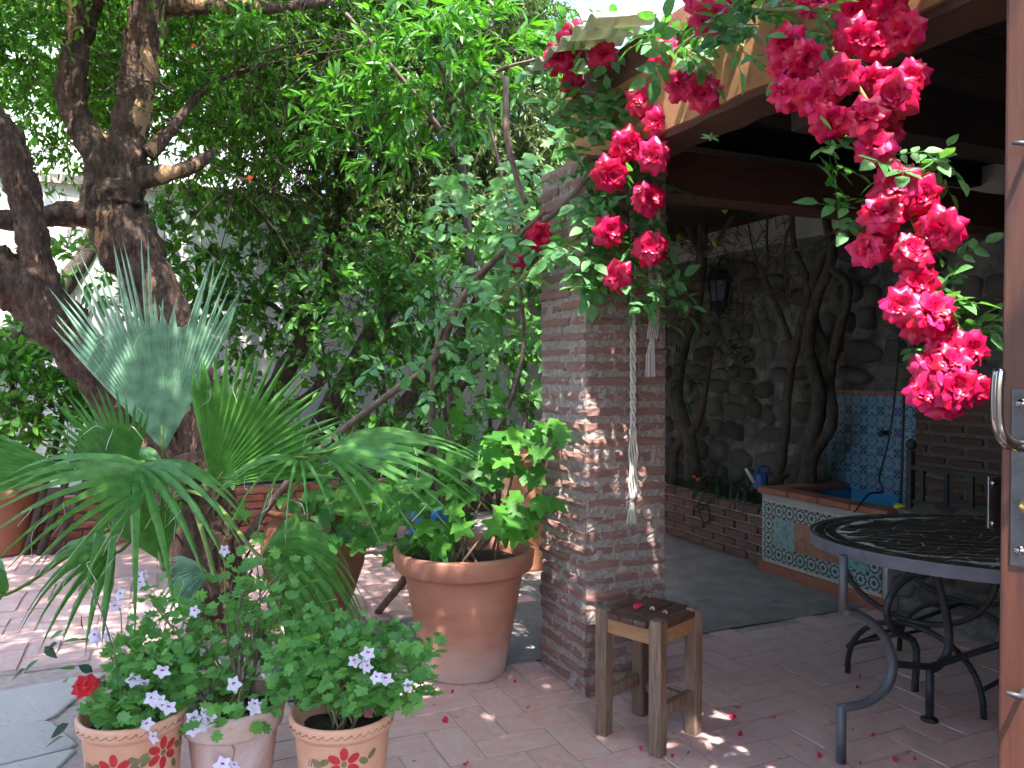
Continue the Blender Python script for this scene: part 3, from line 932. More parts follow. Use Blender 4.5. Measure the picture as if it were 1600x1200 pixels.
# ================================================================== STONE WALL
WU = 4.57
sw = thing('stone_wall', 'rubble stone wall with pale plaster above, behind the vine trunks', 'wall', W(WU, 5, 0))
mb = MB()
nv_, nz_ = 130, 60
for j in range(nz_ + 1):
    for i in range(nv_ + 1):
        p = W(WU, 9.0 - 8.0 * i / nv_, 2.42 * j / nz_)
        d = 0.014 * noise.noise(p * 9) + 0.012 * noise.noise(p * 22)
        mb.v.append(tuple(p - UX * d))
for j in range(nz_):
    for i in range(nv_):
        q = j * (nv_ + 1) + i
        mb.f.append((q, q + 1, q + nv_ + 2, q + nv_ + 1))
mb.build('mortar_bed', M['wall_mortar'], sw, smooth=True)
MB().box((WU + .10, -0.75, 0), (WU + .35, 9.0, 4.2), ROT24).build('wall_core', M['old_plaster'], sw)
rough_box(WU - .02, WU + .098, -0.44, 9.0, 2.40, 4.2, 2, 60, 14, 0.012, 3).build('plaster', M['old_plaster'], sw, smooth=True)
STN = []
for s in range(10):
    rs2 = random.Random(s + 60)
    mb = MB()
    n = 11
    rr = [rs2.uniform(.82, 1.08) for _ in range(n)]
    for (k, dx) in ((1.0, 0.5), (0.93, -0.25), (0.62, -0.44)):
        for i in range(n):
            a = 2 * PI * i / n
            sx = abs(math.cos(a)) ** .75 * math.copysign(1, math.cos(a)); sy = abs(math.sin(a)) ** .75 * math.copysign(1, math.sin(a))
            mb.v.append((dx + rs2.uniform(-.07, .07), .5 * sx * rr[i] * k, .5 * sy * rr[i] * k))
    mb.v.append((-0.5, 0, 0))
    for r_ in range(2):
        for i in range(n):
            mb.f.append((r_*n + i, r_*n + (i+1) % n, (r_+1)*n + (i+1) % n, (r_+1)*n + i))
    for i in range(n): mb.f.append((2*n + i, 2*n + (i+1) % n, 3*n))
    mb.f = [tuple(reversed(f)) for f in mb.f]
    STN.append(mb.mesh('stone', M['stone'], True))
rs = random.Random(14)
z = 0.10
ns = 0
while z < 2.36:
    h = rs.uniform(.13, .23)
    v = 2.2 + rs.uniform(-.2, 0)
    while v < 8.2:
        w = rs.uniform(.14, .36)
        zc = z + h / 2 + rs.uniform(-.03, .03)
        if not (3.60 < v + w/2 < 4.5 and zc < 1.28) and not (v < 3.7 and zc < 1.35) and zc < 2.36 and rs.random() < .93:
            M4 = Matrix.Translation(W(WU - 0.012, v + w / 2, zc)) @ ROT24 @ Matrix.Rotation(rs.uniform(-.25, .25), 4, 'X') @ Matrix.Diagonal((rs.uniform(.07, .15), w * .93, h * rs.uniform(.80, .96), 1))
            put('stone', rs.choice(STN), sw, M4); ns += 1
        v += w
    z += h
print('stones', ns)

# brick pier to the right of the tile panel
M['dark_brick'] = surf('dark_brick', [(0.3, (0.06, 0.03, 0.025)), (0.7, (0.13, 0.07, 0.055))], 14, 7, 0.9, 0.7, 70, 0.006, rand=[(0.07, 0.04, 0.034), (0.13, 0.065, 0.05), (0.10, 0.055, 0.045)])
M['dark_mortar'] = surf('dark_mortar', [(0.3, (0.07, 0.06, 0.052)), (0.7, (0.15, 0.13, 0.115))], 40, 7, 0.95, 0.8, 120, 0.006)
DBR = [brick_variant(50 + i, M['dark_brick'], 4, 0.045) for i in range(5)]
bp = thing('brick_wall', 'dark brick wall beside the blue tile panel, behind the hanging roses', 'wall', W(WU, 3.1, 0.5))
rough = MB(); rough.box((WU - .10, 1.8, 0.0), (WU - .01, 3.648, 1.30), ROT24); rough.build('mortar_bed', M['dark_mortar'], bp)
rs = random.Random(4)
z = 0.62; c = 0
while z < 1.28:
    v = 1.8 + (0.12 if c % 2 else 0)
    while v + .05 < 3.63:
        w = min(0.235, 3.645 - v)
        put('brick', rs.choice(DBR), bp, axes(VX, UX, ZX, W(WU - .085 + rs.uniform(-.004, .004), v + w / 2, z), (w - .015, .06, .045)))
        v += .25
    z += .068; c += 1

# dark timber post by the brick wall
tp = thing('timber_post', 'dark timber post standing at the end of the brick wall', 'post', W(4.35, 2.55, 0))
MB().box((4.28, 2.50, 0.0), (4.42, 2.64, 2.60), ROT24).build('shaft', M['darkwood'], tp, bevel=.008)
MB().box((4.25, 2.47, 0.0), (4.45, 2.67, 0.12), ROT24).build('foot_block', M['concrete'], tp, bevel=.01)

# ================================================================== PLANTER IN THE PORCH
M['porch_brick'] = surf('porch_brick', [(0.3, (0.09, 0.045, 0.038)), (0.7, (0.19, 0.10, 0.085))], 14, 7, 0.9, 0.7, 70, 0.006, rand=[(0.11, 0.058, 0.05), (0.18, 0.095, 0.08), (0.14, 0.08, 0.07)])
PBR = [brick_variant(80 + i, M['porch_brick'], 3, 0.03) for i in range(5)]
pl = thing('brick_planter', 'low red brick planter along the stone wall holding the vine', 'planter', W(3.95, 6, 0))
PU = 3.93
MB().box((PU + .02, 4.36, 0), (PU + .12, 8.1, 0.40), ROT24).build('mortar_bed', M['mortar'], pl)
MB().box((PU + .12, 4.36, 0), (WU - .06, 8.1, 0.37), ROT24).build('soil', M['soil'], pl)
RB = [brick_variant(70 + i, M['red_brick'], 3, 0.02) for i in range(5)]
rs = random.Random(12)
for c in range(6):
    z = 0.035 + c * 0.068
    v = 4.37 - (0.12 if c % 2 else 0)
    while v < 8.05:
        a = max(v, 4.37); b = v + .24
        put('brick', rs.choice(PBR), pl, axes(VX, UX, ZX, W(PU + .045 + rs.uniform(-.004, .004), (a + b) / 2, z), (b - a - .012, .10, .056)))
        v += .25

# ================================================================== FOUNTAIN
FU, FV0, FV1 = 3.83, 3.30, 4.34
FT = 0.575
fo = thing('tiled_fountain', 'small wall fountain with blue star tile back panel and tiled basin front', 'fountain', W(FU, 3.8, 0))
FB = MB()
FB.box((FU, FV0, 0), (FU + .10, FV1, FT - .03), ROT24); FB.box((FU + .1, FV1 - .10, 0), (WU - .02, FV1, FT - .03), ROT24)
FB.box((FU + .1, FV0, 0), (WU - .02, FV0 + .08, FT - .03), ROT24)
basin = FB.build('basin', M['old_plaster'], fo)
MB().box((FU + .1, FV0 + .08, .26), (WU - .02, FV1 - .1, .30), ROT24).build('basin_floor', M['waterblue'], fo)
lin = MB()
lin.box((FU + .102, FV1 - .112, .30), (WU - .022, FV1 - .102, FT - .032), ROT24)
lin.box((WU - .034, FV0 + .082, .30), (WU - .023, FV1 - .113, FT - .0), ROT24)
lin.build('blue_lining', M['waterblue'], fo)
# coping pieces
for (a, b) in ((FV0 - .02, 3.55), (3.554, 3.81), (3.814, 4.07), (4.074, FV1 + .02)):
    MB().box((FU - .03, a, FT - .03), (FU + .12, b, FT + .012), ROT24).build('coping', M['coping'], fo, bevel=.008)
MB().box((FU + .124, FV1 - .11, FT - .03), (WU - .03, FV1 + .02, FT + .011), ROT24).build('coping', M['coping'], fo, bevel=.008)
MB().box((FU + .124, FV0 - .02, FT - .03), (WU - .03, FV0 + .09, FT + .011), ROT24).build('coping', M['coping'], fo, bevel=.008)
MB().box((FU - .025, FV0 - .01, 0), (FU - .004, FV1 + .01, .075), ROT24).build('plinth', M['coping'], fo, bevel=.004)
# back panel
panel = MB().box((WU - .075, 3.652, FT + .01), (WU - .015, 4.405, 1.225), ROT24).build('back_panel', M['dark_mortar'], fo)
MB().box((WU - .105, 3.64, 1.222), (WU - .01, 4.43, 1.248), ROT24).build('panel_cap', M['coping'], fo, bevel=.004)
tm = MB().box((-.004, -.0685, -.0685), (.004, .0685, .0685)).mesh('tile', M['startile'])
for i in range(5):
    for j in range(5):
        v = 4.405 - .055 - .0685 - i * .1385
        z = FT + .02 - .06 + .0685 + j * .1385 
        if z - .0685 < FT - .05: pass
        if v - .0685 < 3.64: continue
        put('tile', tm, panel, axes(UX, VX, ZX, W(WU - .079, v, z + .025)))
em = MB().box((-.004, -.025, -.025), (.004, .025, .025)).mesh('tile', M['edgetile'])
for i in range(15):
    put('tile', em, panel, axes(UX, VX, ZX, W(WU - .0785, 4.405 - .0255 - i * .0508, 1.222 - .027)))
for j in range(1, 12):
    put('tile', em, panel, axes(UX, VX, ZX, W(WU - .0785, 4.405 - .0255, 1.222 - .027 - j * .0512)))
# basin front: border tiles round a small picture
bmh = MB().box((-.004, -.048, -.048), (.004, .048, .048)).mesh('tile', M['bordertile'])
pg_ = MB().box((-.004, -.0965, -.0965), (.004, .0965, .0965)).mesh('tile', M['picgreen'])
po_ = MB().box((-.004, -.0965, -.0965), (.004, .0965, .0965)).mesh('tile', M['picorange'])
front = MB().box((FU - .012, FV0 + .03, .08), (FU - .002, FV1 - .03, .505), ROT24).build('front_panel', M['pale_mortar'], fo)
for i in range(10):
    for j in range(4):
        if j in (1, 2) and 0 < i < 9: continue
        put('tile', bmh, front, axes(UX, VX, ZX, W(FU - .015, FV1 - .085 - i * .0975, .138 + j * .0975 + .012)))
for i in range(4):
    put('tile', (pg_, po_, po_, pg_)[i], front, axes(UX, VX, ZX, W(FU - .015, FV1 - .085 - .146 - i * .195, .150 + .146)))
# spout and pump cable
sp = MB(); sp.tube([W(WU - .08, 3.86, .97), W(WU - .16, 3.86, .97), W(WU - .17, 3.86, .945)], [.018, .016, .012], 8)
sp.build('spout', M['blackiron'], fo, smooth=True)

# cables and pole by the fountain
cb_ = MB()
cb_.tube([tuple(p) for p in spline([at(1408, 470, 4.95), at(1400, 600, 5.0), at(1388, 690, 5.05), at(1374, 745, 5.0), at(1380, 768, 4.85), at(1358, 772, 4.8), at(1335, 800, 4.7)], 5)], .006, 5)
o = cb_.build('pump_cable', M['blackiron'], smooth=True)
tag(o, 'thin black cable hanging down in front of the blue tile panel', 'cable')
gp_ = thing('garden_tool', 'upright grey pole with a yellow foot in front of the blue tiles', 'tool', at(1410, 790, 4.7))
MB().tube([at(1413, 612, 4.72), at(1407, 790, 4.68)], .008, 6).build('pole', M['iron'], gp_, smooth=True)
MB().lathe([(0, 0), (.03, .0), (.036, .02), (.03, .045), (0, .05)], 10, at(1406, 800, 4.66)).build('foot', M['yellow'], gp_, smooth=True)

# ---- low stone plinth with railing to the right of the fountain
ped = thing('stone_plinth', 'low rough stone plinth under the iron railing, behind the mosaic table', 'plinth', W(4.1, 2.5, 0))
rough_box(3.90, 4.46, 1.3, 3.27, 0, .60, 14, 40, 14, 0.03, 6).build('rubble', M['wall_mortar'], ped, smooth=True)
rs = random.Random(31)
z = .08
while z < .55:
    h = rs.uniform(.13, .18); v = 1.9
    while v < 3.2:
        w = rs.uniform(.14, .28)
        put('stone', rs.choice(STN), ped, Matrix.Translation(W(3.90, v + w/2, z + h/2)) @ ROT24 @ Matrix.Diagonal((.09, w*.95, h*.92, 1)))
        v += w
    z += h
rail = thing('iron_railing', 'low dark iron railing with square bars on the stone plinth', 'railing', W(3.95, 2.5, .6))
MB().box((3.94, 1.9, .825), (3.975, 3.24, .85), ROT24).build('top_rail', M['blackiron'], rail)
MB().box((3.945, 1.9, .63), (3.97, 3.24, .65), ROT24).build('bottom_rail', M['blackiron'], rail)
for i in range(9):
    v = 3.18 - i * .15
    MB().box((3.949, v - .012, .65), (3.966, v + .012, .825), ROT24).build('bar', M['blackiron'], rail)
pp = W(3.957, 3.255, 0)
MB().box((3.94, 3.241, .58), (3.975, 3.276, .93), ROT24).build('post', M['blackiron'], rail)
MB().lathe([(.004, .93), (.026, .945), (.032, .965), (.024, .985), (.003, 1.0)], 12, pp).build('finial', M['blackiron'], rail, smooth=True)

# ================================================================== GARDEN WALLS
gw = thing('garden_wall', 'tall white plastered garden wall behind the trees and shrubs', 'wall', W(0, 8.4, 0))
rough_box(-9, 4.6, 8.25, 8.55, 0, 3.1, 90, 2, 30, 0.02, 1.6).build('plaster', M['plaster'], gw, smooth=True)
MB().box((-9, 8.20, 3.06), (4.6, 8.60, 3.14), ROT24).build('coping', M['pale_mortar'], gw)
nb = thing('white_house', 'white house wall standing behind the garden wall', 'house', W(-2, 11, 0))
MB().box((-14, 11, 0), (2.0, 11.4, 5.6), ROT24).build('wall', M['plaster'], nb)
MB().box((-14.2, 10.8, 5.6), (2.2, 12, 5.75), ROT24).build('eave', M['rooftile'], nb)
lw = thing('side_wall', 'white courtyard wall at the far side beyond the leaning trunk', 'wall', W(-4.6, 4, 0))
rough_box(-5.4, -5.1, 1.0, 8.2, 0, 3.0, 2, 60, 26, 0.02, 1.6).build('plaster', M['plaster'], lw, smooth=True)

rb = thing('raised_bed', 'low red brick raised bed along the white garden wall', 'planter', W(-1, 7.2, 0))
MB().box((-5.0, 7.18, 0), (2.0, 7.27, .385), ROT24).build('mortar_bed', M['pale_mortar'], rb)
MB().box((-5.0, 7.27, 0), (4.5, 8.24, .33), ROT24).build('soil', M['soil'], rb)
rs = random.Random(17)
nbk = 0
for c in range(6):
    z = .033 + c * .066
    u = -4.9 + (.12 if c % 2 else 0)
    while u < 1.95:
        if onscreen(u, 7.15, 200):
            put('brick', rs.choice(RB), rb, axes(UX, VX, ZX, W(u + .12, 7.175 + rs.uniform(-.005, .005), z), (.236, .08, .052))); nbk += 1
        u += .25
print('bed bricks', nbk)

# ---- the house behind the camera (out of view; it closes the courtyard)
hs = thing('house_front', 'white house front with the open doorway the view looks out from', 'house', W(0, -0.4, 0))
MB().box((-6, -0.75, 0), (-0.55, -0.45, 3.1), ROT24).build('wall', M['plaster'], hs)
MB().box((1.25, -0.75, 0), (4.6, -0.45, 3.1), ROT24).build('wall', M['plaster'], hs)
MB().box((-0.55, -0.75, 2.25), (1.25, -0.45, 3.1), ROT24).build('lintel', M['plaster'], hs)

# ================================================================== WOODEN STOOL
st = thing('wooden_stool', 'small weathered wooden stool with dark plank seat in front of the brick pillar', 'stool', (.525, 3.05, 0))
SM = Matrix.Translation((.525, 3.05, 0)) @ Matrix.Rotation(R(-44), 4, 'Z')
hs_, SH = .122, .485
def post_mesh(top):
    mb = MB()
    w, c = .026, .006
    prof = [(-w + c, -w), (w - c, -w), (w, -w + c), (w, w - c), (w - c, w), (-w + c, w), (-w, w - c), (-w, -w + c)]
    lv = [(1.0, 0), (1.0, top - .022), (.97, top - .008), (.80, top), ]
    for k, z in lv:
        mb.v += [(x * k, y * k, z) for x, y in prof]
    for r_ in range(len(lv) - 1):
        for i in range(8): mb.f.append((r_*8 + i, r_*8 + (i+1) % 8, (r_+1)*8 + (i+1) % 8, (r_+1)*8 + i))
    mb.f.append(tuple(range(7, -1, -1))); mb.f.append(tuple((len(lv)-1)*8 + i for i in range(8)))
    return mb
for (x, y, dz) in ((hs_, -hs_, .006), (hs_, hs_, 0), (-hs_, -hs_, 0), (-hs_, hs_, -.004)):
    post_mesh(SH + dz).build('leg', M['stoolwood'], st, M=SM @ Matrix.Translation((x, y, 0)))
# x axis runs along planks' dividing edge; planks run along y
for i in range(5):
    x0 = -.146 + i * .0585
    y0, y1 = (-.150, .150) if 0 < i < 4 else (-.095, .095)
    MB().box((x0 + .001, y0, SH - .030), (x0 + .0565, y1, SH - .006 + random.uniform(-.001, .001))).build('seat_plank', M['seatwood'], st, M=SM, bevel=.003)
for s in (-1, 1):
    MB().box((-hs_ + .027, s * hs_ - .014, SH - .088), (hs_ - .027, s * hs_ + .014, SH - .031)).build('rail', M['railwood'], st, M=SM, bevel=.003)
    MB().box((s * hs_ - .014, -hs_ + .027, SH - .088), (s * hs_ + .014, hs_ - .027, SH - .031)).build('rail', M['railwood'], st, M=SM, bevel=.003)
    MB().box((s * hs_ - .012, -hs_ + .027, .13), (s * hs_ + .012, hs_ - .027, .175)).build('stretcher', M['stoolwood'], st, M=SM, bevel=.003)
MB().box((-hs_ + .027, hs_ - .012, .10), (hs_ - .027, hs_ + .012, .14)).build('stretcher', M['stoolwood'], st, M=SM, bevel=.003)

# ================================================================== MOSAIC TABLE
TC = Vector((1.95, 3.07, 0)); TA, TB, TZ = .755, .56, .74
TM = Matrix.Translation(TC) @ Matrix.Rotation(R(-13), 4, 'Z')
tb = thing('mosaic_table', 'oval iron table with dark brown broken tile mosaic top', 'table', TC)
def ell(k, n, z): return [(TA * k * math.cos(2 * PI * i / n), TB * k * math.sin(2 * PI * i / n), z) for i in range(n)]
n = 72
top = MB()
top.v = ell(.985, n, TZ - .03) + ell(.985, n, TZ - .004)
top.f = [(i, (i+1) % n, n + (i+1) % n, n + i) for i in range(n)] + [tuple(range(n - 1, -1, -1)), tuple(range(n, 2*n))]
ttop = top.build('table_top', M['grout'], tb, M=TM)
rim = MB()
rim.v = ell(1.0, n, TZ - .046) + ell(1.0, n, TZ) + ell(.986, n, TZ) + ell(.986, n, TZ - .046)
rim.f = [(r_*n + i, r_*n + (i+1) % n, ((r_+1) % 4)*n + (i+1) % n, ((r_+1) % 4)*n + i) for r_ in range(4) for i in range(n)]
rim.build('rim', M['greyiron'], tb, M=TM)
rs = random.Random(2)
rings = [.978, .925, .86]
for ri in range(len(rings) - 1):
    r1, r0 = rings[ri], rings[ri + 1]
    m_ = max(4, int(2 * PI * .65 * (r0 + r1) / 2 / rs.uniform(.085, .115)))
    ph = rs.uniform(0, 6)
    cuts = [(ph + 2 * PI * (i + rs.uniform(-.28, .28)) / m_) for i in range(m_)]
    for i in range(m_):
        a, b = cuts[i], cuts[(i + 1) % m_] + (2 * PI if i == m_ - 1 else 0)
        g0 = .003 / (.65 * r1); gr = .0045
        jj = .007 if ri < 2 else .022
        j = lambda s=None: rs.uniform(-(s or jj), (s or jj))
        q = [(r1 - gr + j(), a + g0 + j(.008)), (r1 - gr + j(.004), (a + b) / 2), (r1 - gr + j(), b - g0 + j(.008)), (r0 + gr + j(), b - g0 * 1.2 + j(.008)), (r0 + gr + j(.004), (a + b) / 2), (r0 + gr + j(), a + g0 * 1.2 + j(.008))]
        h = TZ - .0032 + rs.uniform(0, .0006)
        c = Vector((TA * (r0 + r1) / 2 * math.cos((a + b) / 2), TB * (r0 + r1) / 2 * math.sin((a + b) / 2), h))
        vs = [Vector((TA * r_ * math.cos(t_), TB * r_ * math.sin(t_), h)) - c for r_, t_ in q]
        vs = [v_ + Vector((0, 0, -.0035)) for v_ in vs] + vs
        fs = [(5, 4, 3, 2, 1, 0)[::-1] and tuple(6 + (5 - k) for k in range(6))] + [(k, 6 + k, 6 + (k+1) % 6, (k+1) % 6) for k in range(6)]
        MB().add(vs, fs).build('shard', M['shard'], ttop, M=TM @ Matrix.Translation(c))
cw, chh = .088, .058
gq = {}
for i in range(-11, 13):
    for k in range(-12, 13):
        gq[i, k] = (i * cw + (k % 2) * cw * .5 + rs.uniform(-.03, .03), k * chh + rs.uniform(-.019, .019))
for i in range(-11, 10):
    for k in range(-12, 12):
        q = [gq[i, k], gq[i + 1, k], gq[i + 1, k + 1], gq[i, k + 1]]
        if k % 2: q = [gq[i, k], gq[i + 1, k], gq[i + 2, k + 1], gq[i + 1, k + 1]]
        cx = sum(p_[0] for p_ in q) / 4; cyy = sum(p_[1] for p_ in q) / 4
        e_ = lambda p_: math.hypot(p_[0] / (TA * .852), p_[1] / (TB * .852))
        if e_((cx, cyy)) > .97: continue
        q = [p_ if e_(p_) <= 1 else (p_[0] / e_(p_), p_[1] / e_(p_)) for p_ in q]
        f_ = 1 - .0075 / .075
        q = [(cx + (p_[0] - cx) * (1 - .0040 / .044), cyy + (p_[1] - cyy) * (1 - .0052 / .029)) for p_ in q]
        h = TZ - .0032 + rs.uniform(0, .0006)
        vs = [(p_[0] - cx, p_[1] - cyy, -.003) for p_ in q] + [(p_[0] - cx, p_[1] - cyy, 0) for p_ in q]
        MB().add(vs, [(4, 5, 6, 7), (0, 1, 5, 4), (1, 2, 6, 5), (2, 3, 7, 6), (3, 0, 4, 7)]).build('shard', M['shard'], ttop, M=TM @ Matrix.Translation((cx, cyy, h)))
def sq_tube(mb, pts, r): mb.tube(pts, r, 8); return mb
sp_ = lambda pts, n=6: [tuple(p) for p in spline(pts, n)]
A = MB()
A.tube([at(1318, 868, 2.83), at(1317, 955, 2.83)], .016, 8)
A.tube(sp_([at(1317, 955, 2.83), at(1352, 966, 2.85), at(1384, 998, 2.88), at(1395, 1038, 2.90), at(1386, 1072, 2.88), at(1355, 1097, 2.85), at(1315, 1106, 2.82)]), .017, 8)
A.tube([at(1315, 1102, 2.82), Vector((at(1315, 1100, 2.82).x, 2.82, 0))], .018, 8)
A.build('leg', M['greyiron'], tb, smooth=True)
B = MB()
B.tube(sp_([at(1462, 895, 3.2), at(1474, 940, 3.2), at(1482, 985, 3.2), at(1480, 1020, 3.2), at(1466, 1040, 3.18), at(1454, 1046, 3.16)]), .017, 8)
B.tube([at(1453, 1040, 3.16), Vector((at(1453, 1040, 3.16).x, 3.16, 0.0))], .016, 8)
B.lathe([(.001, .0), (.035, .0), (.033, .008), (.016, .012)], 12, (at(1453, 1040, 3.16).x, 3.16, 0))
B.build('leg', M['iron'], tb, smooth=True)
for (x, y) in ((2.55, 2.95), (2.35, 3.40), (1.75, 3.45)):
    C_ = MB()
    C_.tube(sp_([(x, y, .70), (x, y, .54), (x - .10, y - .02, .45), (x - .14, y - .03, .36), (x - .10, y - .02, .27), (x, y, .2), (x, y, 0)]), .016, 8)
    C_.build('leg', M['iron'], tb, smooth=True)
S_ = MB(); S_.tube([at(1393, 1037, 2.90), at(1452, 1042, 3.14), (2.0, 3.2, .30), (2.42, 2.93, .36)], .014, 8)
S_.build('stretcher', M['iron'], tb, smooth=True)

# ---- curved iron seat under the table
ist = thing('iron_stool', 'dark iron folding stool on arched crossed legs under the mosaic table', 'stool', (1.9, 3.55, 0))
f1, f2 = Vector((1.545, 3.66, 0)), Vector((1.885, 3.17, 0))
f3, f4 = Vector((1.925, 3.95, 0)), Vector((2.265, 3.46, 0))
for (a, b) in ((f1, f2), (f3, f4)):
    mb = MB(); c = (a + b) / 2; d = (b - a) / 2
    mb.tube([c + d * math.cos(t) + ZX * (.30 * math.sin(t) ** .8 if math.sin(t) > 0 else 0) for t in [PI - PI * i / 20 for i in range(21)]], .0125, 7)
    mb.build('leg_arch', M['blackiron'], ist, smooth=True)
    mb = MB(); e = (b - a).normalized()
    mb.tube([c + d * 1.15 * math.cos(t) + ZX * (.60 - .285 * math.sin(t) ** .9) for t in [PI - PI * i / 20 for i in range(21)]], .012, 7)
    mb.build('seat_arch', M['blackiron'], ist, smooth=True)
for (a, b, z) in ((f1, f3, .12), (f2, f4, .12), ((f1 + f2) / 2, (f3 + f4) / 2, .31)):
    mb = MB(); mb.tube([Vector((a.x, a.y, z)), Vector((b.x, b.y, z))], .009, 6); mb.build('stretcher', M['blackiron'], ist, smooth=True)
mb = MB(); mb.tube([f1 + ZX * .13, (f1 + f2) / 2 + (f3 - f1) * .35 + ZX * .25], .008, 6); mb.build('brace', M['blackiron'], ist, smooth=True)

# ================================================================== DOOR LEAF
E = Vector((.7045, 1.15, 0)); dd = Vector((.80, -.60, 0)); nn = Vector((-.60, -.80, 0))
dr = thing('door_leaf', 'open red brown wooden door leaf with chrome pull handle and lock plate', 'door', E)
def dbox(s0, s1, d0, d1, z0, z1):
    mb = MB()
    P_ = lambda s, d, z: E + dd * s + nn * d + ZX * z
    vs = [P_(s, d, z) for z in (z0, z1) for (s, d) in ((s0, d0), (s1, d0), (s1, d1), (s0, d1))]
    return mb.add(vs, [(0,1,2,3),(7,6,5,4),(4,5,1,0),(5,6,2,1),(6,7,3,2),(7,4,0,3)])
dbox(0, .12, -.045, 0, .02, 2.20).build('stile', M['doorwood'], dr, bevel=.004)
dbox(.121, .78, -.036, -.012, .02, 2.20).build('panel', M['doorwood'], dr)
dbox(.781, .90, -.045, 0, .02, 2.20).build('stile', M['doorwood'], dr, bevel=.004)
for (z0, z1) in ((.02, .22), (1.0, 1.16), (2.05, 2.20)):
    dbox(.1215, .7795, -.044, -.001, z0, z1).build('rail', M['doorwood'], dr, bevel=.003)
lp = dbox(.0125, .060, .0005, .004, 1.118, 1.372).build('lock_plate', M['steel'], dr, bevel=.0018, seg=3)
for z in (1.35, 1.14):
    mb = MB(); mb.lathe([(.0006, .0018), (.006, .001), (.007, 0)], 10)
    mb.build('screw', M['chrome'], lp, smooth=True, M=axes(dd, ZX, nn, E + dd * .024 + nn * .004 + ZX * z))
mb = MB(); mb.lathe([(.0005, .012), (.009, .010), (.010, 0)], 12)
mb.build('key_cylinder', M['brass'], lp, smooth=True, M=axes(dd, ZX, nn, E + dd * .032 + nn * .004 + ZX * 1.205))
hd = MB()
hz = at(1560, 697, 1.09).z
hp = sp_([E + dd * .055 + nn * .003 + ZX * hz, E + dd * .045 + nn * .035 + ZX * hz, E + dd * .02 + nn * .055 + ZX * (hz + .001), at(1566, 682, 1.085), at(1559, 660, 1.085), at(1558, 620, 1.085), at(1560, 588, 1.085), at(1562, 577, 1.086)], 6)
hd.tube(hp, [.0088] * (len(hp) - 2) + [.0075, .003], 14)
hd.build('pull_handle', M['chrome'], dr, smooth=True)
mb = MB(); mb.box((at(1553, 0, 1.18).x, 1.18, at(1553, 826, 1.18).z), (at(1553, 0, 1.18).x + .04, 1.184, at(1553, 745, 1.18).z))
sk = mb.build('strike_plate', M['steel'], dr, bevel=.001)
for z in (at(1560, 755, 1.18).z, at(1560, 818, 1.18).z):
    mb = MB(); mb.lathe([(.0004, .002), (.004, .0012), (.005, 0)], 10)
    mb.build('screw', M['chrome'], sk, smooth=True, M=axes(Vector((1, 0, 0)), ZX, Vector((0, -1, 0)), Vector((at(1562, 0, 1.18).x, 1.18, z))))
for py in (1079, 231):
    mb = MB(); mb.tube([E + dd * .03 + ZX * at(1590, py, 1.13).z, E + dd * .03 + nn * .03 + ZX * at(1590, py, 1.13).z, E + dd * .012 + nn * .034 + ZX * (at(1590, py, 1.13).z + .003)], [.004, .0045, .003], 8)
    mb.build('hook', M['iron'], dr, smooth=True)

# ================================================================== POTS
def pot(name, label, c, prof, mat, soil_z, soil_r, n=48):
    o = thing(name, label, 'pot', c)
    mb = MB().lathe(prof, n, c, 0.008)
    mb.build('pot_body', mat, o, smooth=True)
    mb = MB()
    mb.v = [(c[0], c[1], soil_z + .015)] + [(c[0] + soil_r * math.cos(2*PI*i/24), c[1] + soil_r * math.sin(2*PI*i/24), soil_z + .006 * math.sin(i * 2.1)) for i in range(24)]
    mb.f = [(0, 1 + i, 1 + (i + 1) % 24) for i in range(24)]
    mb.build('soil', M['soil'], o, smooth=True)
    return o
BP = (-.222, 3.70, 0)
pot('terracotta_pot', 'large terracotta pot with a broad rim, beside the brick pillar', BP,
    [(.002, .002), (.185, 0), (.192, .01), (.205, .08), (.235, .25), (.272, .45), (.280, .475), (.288, .480), (.312, .482), (.318, .490), (.327, .560), (.324, .572), (.312, .576), (.298, .570), (.292, .52), (.285, .47), (.10, .46)],
    M['terra_salts'], .50, .285)
JP = (-1.10, 4.42, 0)
pot('clay_jar', 'big bellied brown clay jar behind the palm', JP,
    [(.002, .002), (.15, 0), (.16, .02), (.22, .15), (.275, .32), (.285, .42), (.262, .52), (.225, .575), (.215, .59), (.225, .605), (.262, .62), (.268, .635), (.255, .645), (.215, .635), (.20, .58), (.1, .5)],
    M['terra_dark'], .55, .20)
tpx = at(820, 705, 5.6)
pot('terracotta_pot', 'tall plain terracotta pot half hidden behind the lobed shrub by the pillar', (tpx.x, 5.6, 0),
    [(.002, .002), (.13, 0), (.14, .02), (.165, .4), (.175, tpx.z - .1), (.178, tpx.z - .085), (.195, tpx.z - .08), (.198, tpx.z - .01), (.19, tpx.z), (.175, tpx.z - .01), (.165, tpx.z - .1), (.08, tpx.z - .1)],
    M['terra'], tpx.z - .06, .17)
pot('terracotta_pot', 'dark terracotta pot in front of the brick raised bed, at the far edge', (-3.86, 6.05, 0),
    [(.002, .002), (.17, 0), (.18, .02), (.22, .3), (.24, .42), (.265, .43), (.27, .50), (.26, .51), (.235, .49), (.22, .4), (.1, .4)], M['terra_dark'], .44, .22)
bpot = at(672, 812, 4.9)
pot('blue_pot', 'small glazed blue pot glimpsed between the leaves of the large shrub', (bpot.x, 4.9, 0),
    [(.002, .002), (.10, 0), (.12, .05), (.14, .3), (.15, bpot.z + .02), (.16, bpot.z + .08), (.15, bpot.z + .09), (.13, bpot.z + .05), (.08, bpot.z + .04)], M['blueglaze'], bpot.z + .05, .13)

